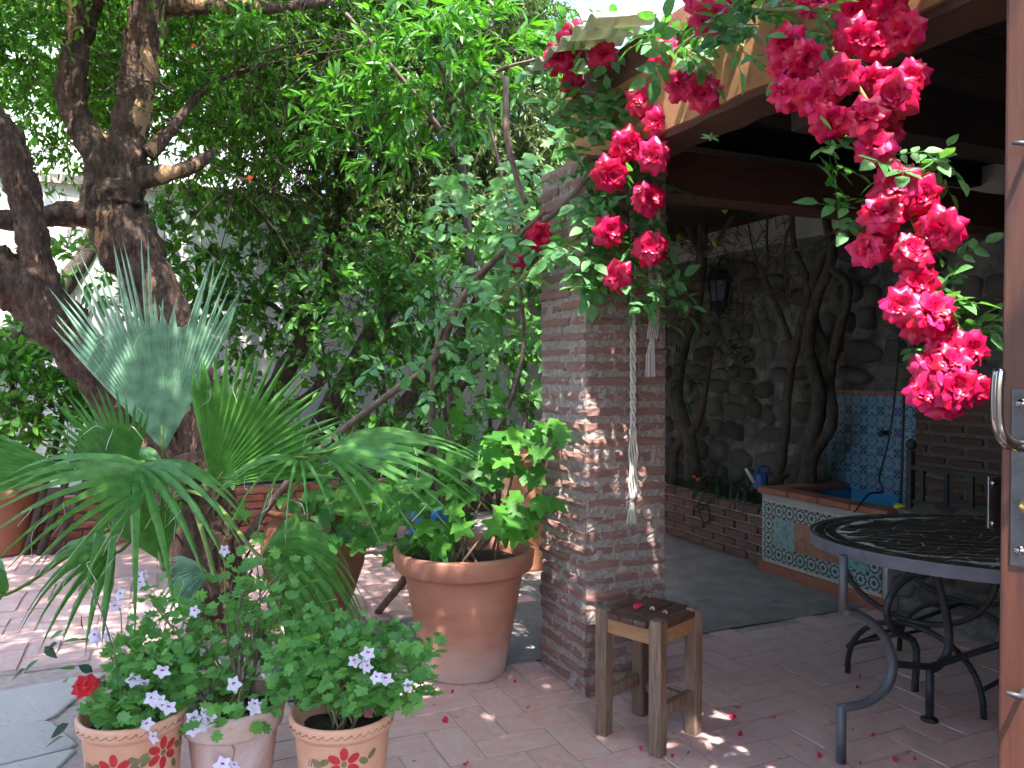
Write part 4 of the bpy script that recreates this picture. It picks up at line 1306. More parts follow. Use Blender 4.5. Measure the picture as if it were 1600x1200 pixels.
def paint(c, rfun, prims, parent):
    """flat painted motifs lying 1 mm off the pot wall. prims: (name, material, polygon [(angle, z)])"""
    for (nm, mat, pg) in prims:
        mb = MB()
        mb.v = []
        n = len(pg)
        ca = sum(p[0] for p in pg) / n; cz = sum(p[1] for p in pg) / n
        for a, z in [(ca, cz)] + pg:
            r_ = rfun(z) + .0016
            mb.v.append((c[0] + r_ * math.sin(a), c[1] - r_ * math.cos(a), z))
        mb.f = [(0, 1 + (i + 1) % n, 1 + i)[::-1] for i in range(n)]
        mb.build(nm, mat, parent)

def oval(a, z, ra, rz, ang, n=10):
    out = []
    for i in range(n):
        t = 2 * PI * i / n
        x, y = ra * math.cos(t), rz * math.sin(t)
        out.append((a + (x * math.cos(ang) - y * math.sin(ang)) / .145, z + x * math.sin(ang) + y * math.cos(ang)))
    return out

def scroll(c, rfun, z, k, ph, parent, a0, a1):
    n = int((a1 - a0) / .17)
    for i in range(n):
        a = a0 + i * .17
        pts = []
        for (da, dz) in ((-.085, -.004), (-.04, -.0035), (0, .0), (.035, .0055), (.06, .006), (.068, .002), (.055, -.0005), (.045, .001)):
            aa, zz = a + da, z + dz
            r_ = rfun(zz) + .0006
            pts.append((c[0] + r_ * math.sin(aa), c[1] - r_ * math.cos(aa), zz))
        mb = MB().tube(pts, .0011, 4, False)
        mb.build('scroll', M['inkprint'], parent)

PROF = [(.002, .002), (.098, 0), (.105, .01), (.118, .10), (.132, .22), (.140, .318), (.143, .325), (.152, .331), (.1555, .338), (.1575, .362), (.155, .371), (.148, .373), (.141, .366), (.137, .31), (.05, .30)]
def prof_r(z):
    for (r0, z0), (r1, z1) in zip(PROF[1:], PROF[2:10]):
        if z0 <= z <= z1 and z1 > z0: return r0 + (r1 - r0) * (z - z0) / (z1 - z0)
    return .1575
PR = (-.513, 2.40, 0); PLc = (-1.145, 2.40, 0); PM = (-.878, 2.50, 0)
p_r = pot('painted_pot', 'terracotta pot with painted red flowers and scroll rim, nearest the brick pillar', PR, PROF, M['terra_pale'], .312, .139)
p_l = pot('painted_pot', 'terracotta pot with painted red flowers and scroll rim, holding the single red bloom', PLc, PROF, M['terra_pale'], .312, .139)
for (o, c, a0, fl) in ((p_r, PR, .21, ((.24, .268),)), (p_l, PLc, .5, ((1.05, .272), (.05, .25)))):
    scroll(c, prof_r, .351, 0, 0, o, a0 - 1.25, a0 + 1.35)
    for (fa, fz) in fl:
        prims = []
        for k in range(6):
            an = PI / 2 + k * PI / 3
            prims.append(('painted_petal', M['redprint'], oval(fa + .030 * math.cos(an) / .13, fz + .030 * math.sin(an), .020, .0125, an)))
        for k, (da, dz, an) in enumerate(((-.42, .005, .5), (-.60, .0, 2.4), (.42, .0, 2.6), (.62, .012, .7), (-.3, -.05, .9), (.33, -.05, 2.2))):
            prims.append(('painted_leaf', M['oliveprint'], oval(fa + da, fz + dz, .018, .010, an)))
        paint(c, prof_r, prims, o)
        paint(c, prof_r, [('painted_centre', M['oliveprint'], [(a, z) for a, z in oval(fa, fz, .009, .009, 0)])], o)
        for k in range(5):
            pts = []
            for t in range(5):
                aa = fa - .75 + k * .05 + .01 * t * (k - 2); zz = fz + .01 - t * .006
                r_ = prof_r(zz) + .0006
                pts.append((c[0] + r_ * math.sin(aa), c[1] - r_ * math.cos(aa), zz))
            MB().tube(pts, .0009, 4, False).build('scroll', M['inkprint'], o)
pot('plain_pot', 'dusty plain terracotta pot between the two painted pots', PM,
    [(.002, .002), (.095, 0), (.102, .01), (.135, .270), (.138, .278), (.150, .283), (.152, .290), (.160, .352), (.157, .360), (.149, .360), (.143, .35), (.135, .30), (.05, .29)], M['terra_dusty'], .318, .142)
wr = at(566, 1122, 2.46)
mb = MB(); mb.v = [(-.03, 0, -.02), (.02, .0, -.028), (.035, .01, .02), (-.005, .004, .038), (-.03, .01, .02)]; mb.f = [(0, 1, 2, 3, 4)]
o = mb.build('wrapper', M['redwrap'], M=Matrix.Translation(Vector((wr.x, wr.y, wr.z))) @ Matrix.Rotation(-.3, 4, 'X'))
sd = o.modifiers.new('solid', 'SOLIDIFY'); sd.thickness = .002
tag(o, 'crumpled red and white packet stuck in the soil of the painted pot', 'packet')
mb = MB(); mb.tube([(-.034, -.003, .018), (-.012, -.004, .040), (.0, -.003, .044), (.024, .0, .034), (.040, .006, .012)], .003, 6)
mb.build('white_edge', M['white_paint'], o, M=WM[o.name])

# ================================================================== CLIMBING ROSE
rose = thing('climbing_rose', 'climbing rose with crimson double blooms trained over the pillar and roof beam', 'rose', gnd(596, 952))
def petal_mesh(w, cup, curl, tip, name='petal', mat=None):
    """unit petal standing along +z from the origin, face towards -y"""
    mb = MB()
    nu_, nv_ = 4, 5
    for j in range(nv_ + 1):
        t = j / nv_
        hw = w * .5 * max(.12, math.sin(PI * (.10 + .66 * t))) ** .9
        for i in range(nu_ + 1):
            s = (i / nu_ - .5) * 2
            x = hw * s
            y = -cup * (s * s) * hw * 2.0 + (-cup * .5 * math.sin(t * PI))
            z = t * (1 - .20 * s * s * t) + .035 * t * t * math.sin(s * 5 + w * 7) + (.07 * (1 - abs(s)) * t ** 4 if tip else 0)
            if t > .5:
                q = (t - .5) / .5
                y += curl * q * q * (1 + .35 * s * s)
                z -= curl * .42 * q * q * (abs(s) * .5 + .6)
            mb.v.append((x, y, z))
    for j in range(nv_):
        for i in range(nu_):
            a = j * (nu_ + 1) + i
            mb.f.append((a, a + 1, a + nu_ + 2, a + nu_ + 1))
    return mb.mesh(name, mat or L['petal'], True)
PET_IN = [petal_mesh(.95, .55, .02, False), petal_mesh(.80, .60, .05, True)]
PET_MID = [petal_mesh(.95, .32, .22, True), petal_mesh(1.0, .28, .30, True)]
PET_OUT = [petal_mesh(1.0, .18, .42, True), petal_mesh(.95, .12, .55, True), petal_mesh(1.05, .22, .34, False)]
def bud_mesh(seed):
    rs = random.Random(seed)
    mb = MB().lathe([(.001, 0), (.06, .06), (.08, .16), (.05, .28), (.001, .32)], 7)
    for (k, ln, tilt, rad) in ((3, .36, 2, .03), (4, .40, 11, .07), (5, .43, 22, .09)):
        for i in range(k):
            pm = rs.choice(PET_IN)
            M4 = Matrix.Rotation(2 * PI * (i + rs.uniform(-.15, .15)) / k + tilt, 4, 'Z') @ Matrix.Translation((0, rad, .04)) @ Matrix.Rotation(-R(tilt), 4, 'X') @ Matrix.Diagonal((ln * .8, ln, ln, 1))
            mb.add([M4 @ v_.co for v_ in pm.vertices], [tuple(p_.vertices) for p_ in pm.polygons])
    return mb.mesh('flower', L['petal'], True)
BUDS = [bud_mesh(i) for i in range(5)]
SEP = mk(leaf_shape(.3, .1, .3, 3), 'sepal', L['rose'])
def bloom(p, diam, face, rs, lean=0.0):
    """p centre, diam size, face direction the flower opens to"""
    face = Vector(face).normalized()
    x = face.orthogonal().normalized(); y = face.cross(x)
    q = Matrix.Rotation(rs.uniform(0, 6.28), 3, face); x = q @ x; y = q @ y
    base = Vector(p) - face * diam * .30
    Mb = axes(x, y, face, base, (diam,) * 3)
    o = put('flower', rs.choice(BUDS), rose, Mb)
    rings_ = ((6, .45, 36, .09, PET_MID), (7, .48, 52, .08, PET_MID), (8, .50, 70, .07, PET_OUT), (7, .47, 95, .05, PET_OUT))
    off = rs.uniform(0, 6)
    for (k, ln, tilt, rad, meshes) in rings_:
        off += .5
        for i in range(k):
            a = off + 2 * PI * (i + rs.uniform(-.18, .18)) / k
            tl = R(tilt + rs.uniform(-9, 9))
            s = ln * rs.uniform(.88, 1.12)
            # petal local: z up, face -y inward -> outward is +y
            M4 = Matrix.Rotation(a, 4, 'Z') @ Matrix.Translation((0, rad, .04 + .05 * (1 - tilt / 90))) @ Matrix.Rotation(-tl, 4, 'X') @ Matrix.Rotation(rs.uniform(-.2, .2), 4, 'Z') @ Matrix.Diagonal((s * .92, s, s, 1))
            put('petal', rs.choice(meshes), o, Mb @ M4)
    return o
rs = random.Random(77)
LB = [(903,62,54,3.0),(872,84,48,3.02),(943,80,48,2.98),(890,131,38,3.1),(1030,76,54,2.75),(1003,152,52,2.85),(1036,150,44,2.86),(1065,126,50,2.62),(1098,140,58,2.58),(1024,190,48,2.8),
      (980,228,54,2.86),(1018,244,54,2.8),(957,275,56,2.85),(1018,308,52,2.83),(955,361,52,2.9),(1016,386,54,2.86),(960,431,50,2.9),(845,372,44,3.2),(803,412,34,3.5),(1110,28,62,2.45),(1095,0,50,2.5),(1003,118,30,2.95),(1128,10,50,2.5)]
RB_ = [(1340,18,78,2.0),(1388,14,76,1.98),(1408,48,72,1.95),(1340,56,70,1.95),(1374,66,62,1.98),(1276,-4,60,2.1),
       (1235,72,74,2.03),(1262,96,68,2.0),(1222,106,60,2.04),(1232,140,62,2.0),
       (1312,118,78,1.92),(1276,152,76,1.95),(1302,188,64,1.9),(1362,128,56,1.97),(1394,150,84,1.87),(1424,118,62,1.9),(1352,178,78,1.85),(1364,222,70,1.86),(1396,205,46,1.92),
       (1402,288,86,1.86),(1378,326,78,1.85),(1444,305,70,1.86),(1420,318,60,1.92),
       (1350,388,64,1.88),(1466,362,80,1.82),(1430,388,74,1.84),(1385,378,46,1.92),(1440,408,46,1.88),
       (1438,442,66,1.84),(1410,478,70,1.82),(1460,484,82,1.78),(1432,505,60,1.84),
       (1472,532,66,1.8),(1520,546,68,1.77),(1490,562,68,1.76),(1456,566,64,1.8),
       (1450,612,68,1.79),(1496,606,84,1.75),(1532,612,54,1.79),(1474,628,60,1.8)]
for (px, py, d, Y) in LB + RB_:
    Y *= 1.085 if Y > 2.7 else 1.0
    diam = d * Y / F * (0.97 if px < 1150 else 0.85)
    p = at(px, py, Y)
    f = Vector((0, 0, CAMZ)) - p
    f = f.normalized() + Vector((rs.uniform(-.6, .6), rs.uniform(-.2, .2), rs.uniform(-.25, .6)))
    bloom(p, diam, f, rs)
# canes
def cane(ctrl, mat=M['cane'], name='cane', rough=.08):
    mb = MB(); s = branch(mb, ctrl, 7, 6, rough, 3.0)
    mb.build(name, mat, rose, smooth=True)
    return s
cane([P4(590, 958, 4.55, .021), P4(640, 890, 4.4, .021), P4(668, 800, 4.3, .022), P4(676, 700, 4.2, .021), P4(676, 610, 4.1, .018), P4(690, 520, 4.0, .015), P4(740, 440, 3.8, .013), P4(850, 330, 3.4, .010)])
cane([P4(360, 880, 4.3, .022), P4(420, 790, 4.25, .022), P4(500, 702, 4.15, .020), P4(600, 622, 4.05, .019), P4(680, 560, 3.95, .017), P4(720, 470, 3.85, .016), P4(790, 392, 3.7, .014), P4(870, 330, 3.5, .011), P4(960, 230, 3.2, .009)])
cane([P4(790, 120, 3.6, .014), P4(792, 210, 3.6, .014), P4(808, 280, 3.6, .013), P4(822, 318, 3.6, .012)], M['cane'])
cane([P4(765, 482, 3.6, .006), P4(800, 450, 3.5, .007), P4(850, 405, 3.3, .008), P4(905, 368, 3.3, .007), P4(960, 320, 3.42, .006)], M['greencane'])
cane([P4(960, 320, 3.42, .007), P4(985, 220, 3.3, .007), P4(1010, 130, 3.15, .007), P4(1080, 60, 2.75, .007), P4(1160, 25, 2.4, .006), P4(1270, 20, 2.12, .006), P4(1330, 90, 1.98, .005)], M['greencane'])
cane([P4(1290, 60, 2.05, .005), P4(1350, 150, 1.95, .005), P4(1395, 240, 1.93, .0045), P4(1420, 330, 1.92, .0045), P4(1460, 430, 1.90, .004), P4(1500, 530, 1.84, .004), P4(1495, 600, 1.82, .003)], M['greencane'])
cane([P4(985, 220, 3.3, .006), P4(940, 140, 3.38, .005), P4(905, 75, 3.38, .005)], M['greencane'])
cane([P4(950, 330, 3.4, .006), P4(975, 420, 3.3, .005), P4(1000, 470, 3.25, .004), P4(1045, 480, 3.2, .003)], M['greencane'])
# compound leaves
def rleaf(p, size, rs):
    d = Vector((rs.uniform(-1, 1), rs.uniform(-1, .3), rs.uniform(-.9, .55)))
    nrm = Vector((rs.uniform(-.5, .5), rs.uniform(-.9, .1), rs.uniform(.25, 1)))
    put('leaf', ROSE_LEAF, rose, dirmat(d, nrm, p, size))
rs = random.Random(41)
def scatter(n, cx, cy, rx, ry, Y, dY, size):
    if 2.9 < Y < 3.1: Y *= 1.095; dY *= .7
    for _ in range(n):
        a = rs.uniform(0, 6.28); r_ = math.sqrt(rs.random())
        rleaf(at(cx + rx * r_ * math.cos(a), cy + ry * r_ * math.sin(a), Y + rs.uniform(-dY, dY)), size * SC * rs.uniform(.75, 1.2), rs)
SC = 1.12
scatter(52, 945, 120, 90, 85, 3.05, .15, .17)
scatter(40, 965, 225, 85, 80, 3.0, .15, .17)
scatter(44, 955, 370, 100, 75, 3.02, .12, .17)
scatter(22, 975, 455, 85, 45, 2.98, .12, .16)
scatter(8, 1030, 455, 35, 50, 2.92, .06, .15)
scatter(26, 1070, 80, 75, 55, 2.7, .15, .16)
scatter(34, 1180, 40, 95, 42, 2.35, .12, .14)
scatter(12, 1290, 60, 55, 55, 2.08, .05, .13)
scatter(10, 1290, 225, 50, 30, 1.97, .05, .12)
scatter(5, 1340, 320, 30, 40, 1.97, .04, .12)
scatter(12, 1430, 255, 50, 22, 1.92, .04, .11)
scatter(6, 1475, 420, 35, 40, 1.94, .04, .11)
scatter(16, 1505, 490, 35, 45, 1.90, .04, .11)
scatter(4, 1545, 520, 20, 25, 1.86, .03, .11)
scatter(3, 1425, 560, 15, 40, 1.92, .03, .11)
scatter(30, 770, 470, 110, 70, 3.7, .25, .19)
scatter(20, 700, 560, 110, 60, 3.9, .25, .17)
scatter(16, 760, 360, 90, 50, 3.7, .25, .19)
scatter(10, 520, 690, 40, 40, 4.1, .1, .16)
# small buds and hips
for (px, py, Y) in ((1030, 443, 2.9), (1392, 254, 1.9), (1110, 215, 2.7)):
    b_ = MB().lathe([(.001, -.012), (.007, -.004), (.006, .004), (.002, .008)], 8, at(px, py, Y)).build('hip', M['greencane'], rose, smooth=True)
    for i in range(5):
        a = 2 * PI * i / 5
        put('sepal', SEP, b_, dirmat((math.cos(a), math.sin(a) * .4, .3 + .5 * math.sin(a)), (0, -1, .2), at(px, py, Y), .035))

# ================================================================== MACRAME ROPES
rp = thing('rope_hanger', 'long knotted cotton rope with a tassel hanging on the pillar face', 'rope', at(988, 512, 3.40))
def on_face(px, py, off=.025):
    """point just in front of the pillar's front face under that pixel"""
    a = at(px, py, 1.0); d = a - Vector((0, 0, CAMZ)); o0 = Vector((0, 0, CAMZ))
    t = ((pv0 - off) - o0.dot(VX)) / d.dot(VX)
    return o0 + d * t
mb = MB()
for k in range(3):
    mb.tube([on_face(989 + 3.5 * math.sin(i * .8 + k * 2.1), 330 + i * 6.0, .02 + .006 * math.cos(i * .8 + k * 2.1)) for i in range(58)], .0055, 6)
mb.build('braid', M['rope'], rp, smooth=True)
mb = MB()
for k in range(4):
    mb.tube([on_face(984 + k * 3.4 + 1.2 * math.sin(i * .9 + k), 670 + i * 7, .02) for i in range(16)], .0045, 5)
mb.build('strand', M['rope'], rp, smooth=True)
MB().lathe([(.004, .016), (.013, .010), (.014, -.006), (.008, -.014)], 10, on_face(988, 776, .02)).build('knot', M['rope'], rp, smooth=True)
mb = MB()
rs = random.Random(6)
for k in range(26):
    x = rs.uniform(-1, 1); o_ = rs.uniform(.010, .035)
    mb.tube([on_face(988 + x * 3, 779, .02), on_face(988 + x * 6, 797, (.02 + o_) / 2), on_face(988 + x * 10, 816 + rs.uniform(-4, 4), o_)], .0016, 4)
mb.build('tassel', M['rope'], rp)
rp2 = thing('rope_hanger', 'shorter doubled cotton rope with a pale tassel hanging beside the long one', 'rope', at(1020, 400, 3.40))
mb = MB()
for k in range(4):
    mb.tube([on_face(1017 + (k % 2) * 11 + 2.5 * math.sin(i * .9 + k * 2), 300 + i * 6, .02 + .006 * math.cos(i * .9 + k * 2)) for i in range(30)], .0055, 6)
mb.build('braid', M['rope'], rp2, smooth=True)
mb = MB()
for k in range(6):
    mb.tube([on_face(1016 + k * 2.6 * (1 if k < 3 else 1), 478, .02), on_face(1015 + k * 3, 505, .025), on_face(1020 + (k - 3) * 3, 530, .02)], .003, 5)
mb.build('loop', M['rope'], rp2)
mb = MB()
for k in range(30):
    x = rs.uniform(-1, 1); o_ = rs.uniform(.012, .04)
    mb.tube([on_face(1019 + x * 3, 530, .02), on_face(1016 + x * 7, 556, (.02 + o_) / 2), on_face(1016 + x * 8, 587 + rs.uniform(-4, 3), o_)], .0018, 4)
mb.build('tassel', M['rope'], rp2)

# ================================================================== PALM
palm = thing('fan_palm', 'young fan palm with blue green pleated fronds among the pots', 'palm', gnd(345, 985))
PB = gnd(345, 985)
mb = MB()
branch(mb, [(PB.x, PB.y, 0, .16), (PB.x - .02, PB.y, .2, .15), (PB.x - .06, PB.y - .02, .45, .12), (PB.x - .12, PB.y - .05, .75, .09), (PB.x - .17, PB.y - .06, .95, .05)], 14, 6, .25, 1.0)
mb.build('trunk', M['palmtrunk'], palm)
for k in range(26):
    a = k * 2.4; z = .06 + k * .032; r_ = .155 - .075 * z
    b0 = Vector((PB.x - .10 * z + r_ * math.cos(a), PB.y - .05 * z + r_ * math.sin(a), z))
    mb = MB(); mb.tube([b0, b0 + Vector((.04 * math.cos(a), .04 * math.sin(a), .08)), b0 + Vector((.075 * math.cos(a), .075 * math.sin(a), .13))], [.022, .016, .009], 6, True, flat=.45)
    mb.build('leaf_base', M['palmtrunk'], palm)
CROWN_P = Vector((PB.x - .15, PB.y - .06, .88))
def frond(hub, fwd, nrm, Rr, span, nseg, droop, mat, lean=0.0, join=.55, name='frond', skew=0.0, fold=.8, seed=0, pet=True, cut=None):
    """pleated fan: hub point, centre direction, face normal"""
    rs = random.Random(seed)
    fwd = Vector(fwd).normalized(); nrm = Vector(nrm)
    nrm = (nrm - fwd * nrm.dot(fwd)).normalized()
    sd = nrm.cross(fwd)
    mb = MB()
    K = 9
    bound = []
    def dirat(a): return fwd * math.cos(a) + sd * math.sin(a)
    edges = [(-span + 2 * span * i / nseg) for i in range(nseg + 1)]
    def pos(d, r_, off, drp):
        t = r_ / Rr
        p = hub + d * r_ + nrm * off
        return p + Vector((0, 0, -1)) * (drp * Rr * t ** 2.2) 
    # shared pleat edges up to join radius
    nj = 5
    E_ids = []
    for a in edges:
        ids = []
        for j in range(nj + 1):
            r_ = Rr * join * j / nj + .004
            ids.append(len(mb.v)); mb.v.append(tuple(pos(dirat(a), r_, -fold * r_ * (2 * span / nseg) * .5, droop * (1 + skew * a))))
        E_ids.append(ids)
    for i in range(nseg):
        a0, a1 = edges[i], edges[i + 1]; am = (a0 + a1) / 2
        ln = Rr * (1 - .22 * (am / span) ** 2) * rs.uniform(.93, 1.04)
        if cut and cut[0] < am < cut[1]: ln *= rs.uniform(.55, .75)
        dr_ = droop * (1 + skew * am) * rs.uniform(.85, 1.2)
        tw = rs.uniform(-.05, .05)
        mids = []
        for j in range(nj + 1):
            r_ = Rr * join * j / nj + .004
            mids.append(len(mb.v)); mb.v.append(tuple(pos(dirat(am), r_, fold * r_ * (2 * span / nseg) * .5, dr_)))
        for j in range(nj):
            mb.f.append((E_ids[i][j], mids[j], mids[j+1], E_ids[i][j+1]))
            mb.f.append((mids[j], E_ids[i+1][j], E_ids[i+1][j+1], mids[j+1]))
        # free tip
        prev = (E_ids[i][nj], mids[nj], E_ids[i+1][nj])
        M_ = 5
        hw0 = (a1 - a0) / 2
        for j in range(1, M_ + 1):
            t = j / M_
            r_ = Rr * join + (ln - Rr * join) * t
            w = hw0 * (1 - t) ** .8 * Rr * join / r_
            aa = am + tw * t
            if j < M_:
                row = []
                for (s, o_) in ((-1, -.5), (0, .5), (1, -.5)):
                    row.append(len(mb.v))
                    mb.v.append(tuple(pos(dirat(aa + s * w), r_, o_ * fold * r_ * (w * 2), dr_ * (1 + .15 * t))))
                mb.f.append((prev[0], prev[1], row[1], row[0])); mb.f.append((prev[1], prev[2], row[2], row[1]))
                prev = tuple(row)
            else:
                q = len(mb.v); mb.v.append(tuple(pos(dirat(aa), r_, 0, dr_ * 1.15)))
                mb.f.append((prev[0], prev[1], q)); mb.f.append((prev[1], prev[2], q))
    o = mb.build(name, mat, palm, smooth=False)
    if pet:
        base = CROWN_P + Vector((rs.uniform(-.05, .05), rs.uniform(-.05, .05), rs.uniform(-.25, -.05)))
        mid = (base + hub) / 2 + Vector((0, 0, .06))
        pb = MB(); pb.tube(sp_([base, mid, hub - fwd * .02, hub + fwd * Rr * .12]), [.014 - .008 * i / 18 for i in range(19)], 7, True, flat=.6)
        pb.build('petiole', M['petiole'], o, smooth=True)
    # loose fibres
    for k in range(5):
        a = rs.uniform(-span, span); r_ = Rr * rs.uniform(.5, .8)
        p0 = pos(dirat(a), r_, 0, droop)
        p1 = p0 + Vector((rs.uniform(-.05, .05), rs.uniform(-.06, 0), rs.uniform(-.06, .02)))
        p2 = p1 + Vector((rs.uniform(-.05, .05), 0, rs.uniform(-.08, 0)))
        MB().tube(sp_([p0, p1, p2], 4), .0009, 3).build('fibre', M['rope'], o)
    return o
V3 = Vector
frond(at(257, 706, 3.22), (-.14, .06, 1), (.06, -1, .06), .90, R(35), 34, .0, L['palmblue'], seed=1, join=.56, fold=.6, cut=(-.28, -.02))
frond(at(330, 760, 3.15), (.62, .0, .80), (.35, -1, .2), .62, R(48), 22, .03, L['palm'], seed=2, join=.60)
frond(at(200, 762, 3.05), (-.45, -.05, .85), (-.4, -1, .1), .46, R(52), 20, .06, L['palm'], seed=3, join=.5)
frond(at(265, 745, 3.00), (-.85, -.35, .34), (.30, -.25, 1), .66, R(72), 17, .40, L['palm'], seed=4, join=.33)
frond(at(120, 742, 3.1), (-1, -.12, .16), (.1, -.75, .6), .60, R(24), 12, .06, L['palm'], seed=5, join=.6)
frond(at(205, 728, 3.02), (.62, -.55, .05), (0, -.4, 1), .56, R(50), 9, .75, L['palm'], seed=14, join=.38)
frond(at(500, 706, 3.12), (.92, -.12, .22), (-.1, -.35, 1), .72, R(55), 16, .40, L['palm'], seed=6, join=.3)
frond(at(470, 716, 3.12), (-.30, -.55, .12), (-.1, -.5, .9), .42, R(75), 9, .75, L['palm'], seed=7, join=.15)
frond(at(410, 866, 3.05), (.75, -.25, .35), (-.15, -.75, .65), .52, R(62), 26, .95, L['palm'], seed=8, join=.62)
frond(at(182, 858, 3.0), (-.35, -.25, .10), (0, -.5, .85), .34, R(85), 13, .75, L['palm'], seed=9, join=.4)
frond(at(15, 920, 2.75), (-.35, -.30, .25), (.35, -.5, .7), .44, R(70), 10, .95, L['palm'], seed=10, join=.4)
frond(at(255, 880, 3.05), (-.25, -.2, .9), (-.2, -1, .2), .42, R(40), 14, .10, L['palm'], seed=11, join=.5)
frond(at(330, 900, 2.95), (-.25, -.5, .35), (-.2, -.7, .6), .34, R(40), 14, .75, L['palmblue'], seed=12, join=.5)

# ================================================================== GERANIUMS
def flower_mesh():
    mb = MB()
    lv, lf = leaf_shape(.64, .10, .22, 5, -1.0)
    mats = []
    me = bpy.data.meshes.new('flower')
    V_, F_, I_ = [], [], []
    for (a, s) in ((54, .52), (126, .52), (-18, .54), (-90, .55), (-162, .54)):
        M4 = Matrix.Rotation(R(a), 4, 'Z') @ Matrix.Rotation(R(-14), 4, 'Y') @ Matrix.Scale(s, 4)
        n0 = len(V_)
        V_ += [tuple(M4 @ Vector(p)) for p in lv]; F_ += [tuple(i + n0 for i in f) for f in lf]; I_ += [0] * len(lf)
    for (a, s) in ((54, .22), (126, .22)):
        M4 = Matrix.Translation((0, 0, .012)) @ Matrix.Rotation(R(a), 4, 'Z') @ Matrix.Rotation(R(-14), 4, 'Y') @ Matrix.Scale(s, 4)
        n0 = len(V_)
        V_ += [tuple(M4 @ Vector(p)) for p in lv]; F_ += [tuple(i + n0 for i in f) for f in lf]; I_ += [1] * len(lf)
    me.from_pydata(V_, [], F_)
    me.materials.append(L['white']); me.materials.append(L['purple'])
    me.polygons.foreach_set('material_index', I_)
    me.shade_smooth(); me.update()
    return me
GFL = flower_mesh()
def plantleaf(parent, meshes, p, out, size, rs, upb=.8):
    d = Vector((out.x + rs.uniform(-.6, .6), out.y + rs.uniform(-.6, .6), rs.uniform(-.5, .25)))
    nrm = Vector((out.x * .4 + rs.uniform(-.5, .5), out.y * .4 - .35 + rs.uniform(-.4, .4), upb + rs.uniform(-.3, .3)))
    put('leaf', rs.choice(meshes), parent, dirmat(d, nrm, p, size))
def geranium(label, base, blobs, nleaf, size, flowers, seed, nst=16):
    rs = random.Random(seed)
    pl_ = thing('geranium', label, 'plant', base)
    base = Vector(base)
    vols = [b[1][0] * b[1][1] * b[1][2] for b in blobs]
    ends = []
    for k in range(nst):
        b = rs.choices(blobs, vols)[0]
        u = Vector((rs.uniform(-1, 1), rs.uniform(-1, 1), rs.uniform(-1, 1)))
        e = Vector(b[0]) + Vector((u.x * b[1][0], u.y * b[1][1], u.z * b[1][2])) * .7
        m_ = (base + e) / 2 + Vector((rs.uniform(-.05, .05), rs.uniform(-.05, .05), .05))
        mb = MB(); branch(mb, [(*base + Vector((rs.uniform(-.05, .05), rs.uniform(-.05, .05), -.01)), .0045), (*m_, .0035), (*e, .002)], 5, 5, 0)
        mb.build('stem', M['cane'] if k % 2 else M['greencane'], pl_, smooth=True)
    for k in range(nleaf):
        b = rs.choices(blobs, vols)[0]
        u = Vector((rs.gauss(0, 1), rs.gauss(0, 1) - .35, rs.gauss(0, 1) + .15)).normalized()
        r_ = rs.random() ** .35
        p = Vector(b[0]) + Vector((u.x * b[1][0], u.y * b[1][1], u.z * b[1][2])) * r_
        plantleaf(pl_, GER, p, u, size * rs.uniform(.6, 1.2), rs)
    # the many leaves behind the countable ones
    nb_ = len(blobs); pr_ = np.array(vols) / sum(vols)
    n2 = int(nleaf * 1.3)
    pk = rng.choice(nb_, n2, p=pr_)
    u_ = unit(n2)
    Pc = np.array([list(b[0]) for b in blobs])[pk] + u_ * np.array([list(b[1]) for b in blobs])[pk] * (rng.random((n2, 1)) ** .4) * .95
    cloud('foliage', GER_VF, Pc, u_ + np.array([0, -.3, -.2]) + unit(n2) * .6, unit(n2) * .5 + np.array([0, -.35, .8]), size * rng.uniform(.5, 1.0, n2), L['ger'], pl_)
    for (px, py, Y, n) in flowers:
        c = at(px, py, Y)
        fs_ = MB(); branch(fs_, [(*(c + (base - c) * .35), .002), (*(c + (base - c) * .15 + Vector((0, .02, .01))), .0016), (*c, .0012)], 4, 4, 0); fs_.build('stem', M['greencane'], pl_)
        for i in range(n):
            p = c + Vector((rs.uniform(-.028, .028), rs.uniform(-.02, .01), rs.uniform(-.022, .022)))
            f = Vector((rs.uniform(-.6, .6), -1, rs.uniform(-.2, .6))).normalized()
            x = Vector((1, 0, 0)); x = (x - f * x.dot(f)).normalized(); y = f.cross(x)
            if y.z < 0: x, y = -x, -y
            put('flower', GFL, pl_, axes(x, y, f, p, (.046 * rs.uniform(.75, 1.15), .046 * rs.uniform(.75, 1.15), .05)) @ Matrix.Rotation(rs.uniform(-.4, .4), 4, 'Z'))
    return pl_
geranium('bushy ivy geranium with lilac flowers in the plain pot, climbing towards the palm', (PM[0], PM[1], .32),
         [blob(330, 1010, 2.62, .20, .16, .17), blob(405, 930, 2.72, .12, .12, .13), blob(270, 985, 2.62, .12, .12, .12), blob(350, 1105, 2.40, .16, .12, .07), blob(300, 1060, 2.5, .2, .12, .10), blob(440, 1000, 2.7, .08, .10, .12), blob(240, 930, 2.7, .07, .07, .05), blob(435, 900, 2.85, .12, .1, .08), blob(375, 890, 2.8, .10, .08, .06)],
         300, .050, [(305, 1133, 2.33, 4), (320, 1118, 2.34, 2), (405, 1102, 2.36, 3), (363, 1077, 2.4, 1), (215, 905, 2.65, 3), (345, 851, 2.7, 1), (315, 964, 2.5, 1), (362, 1196, 2.3, 2)], 51, 22)
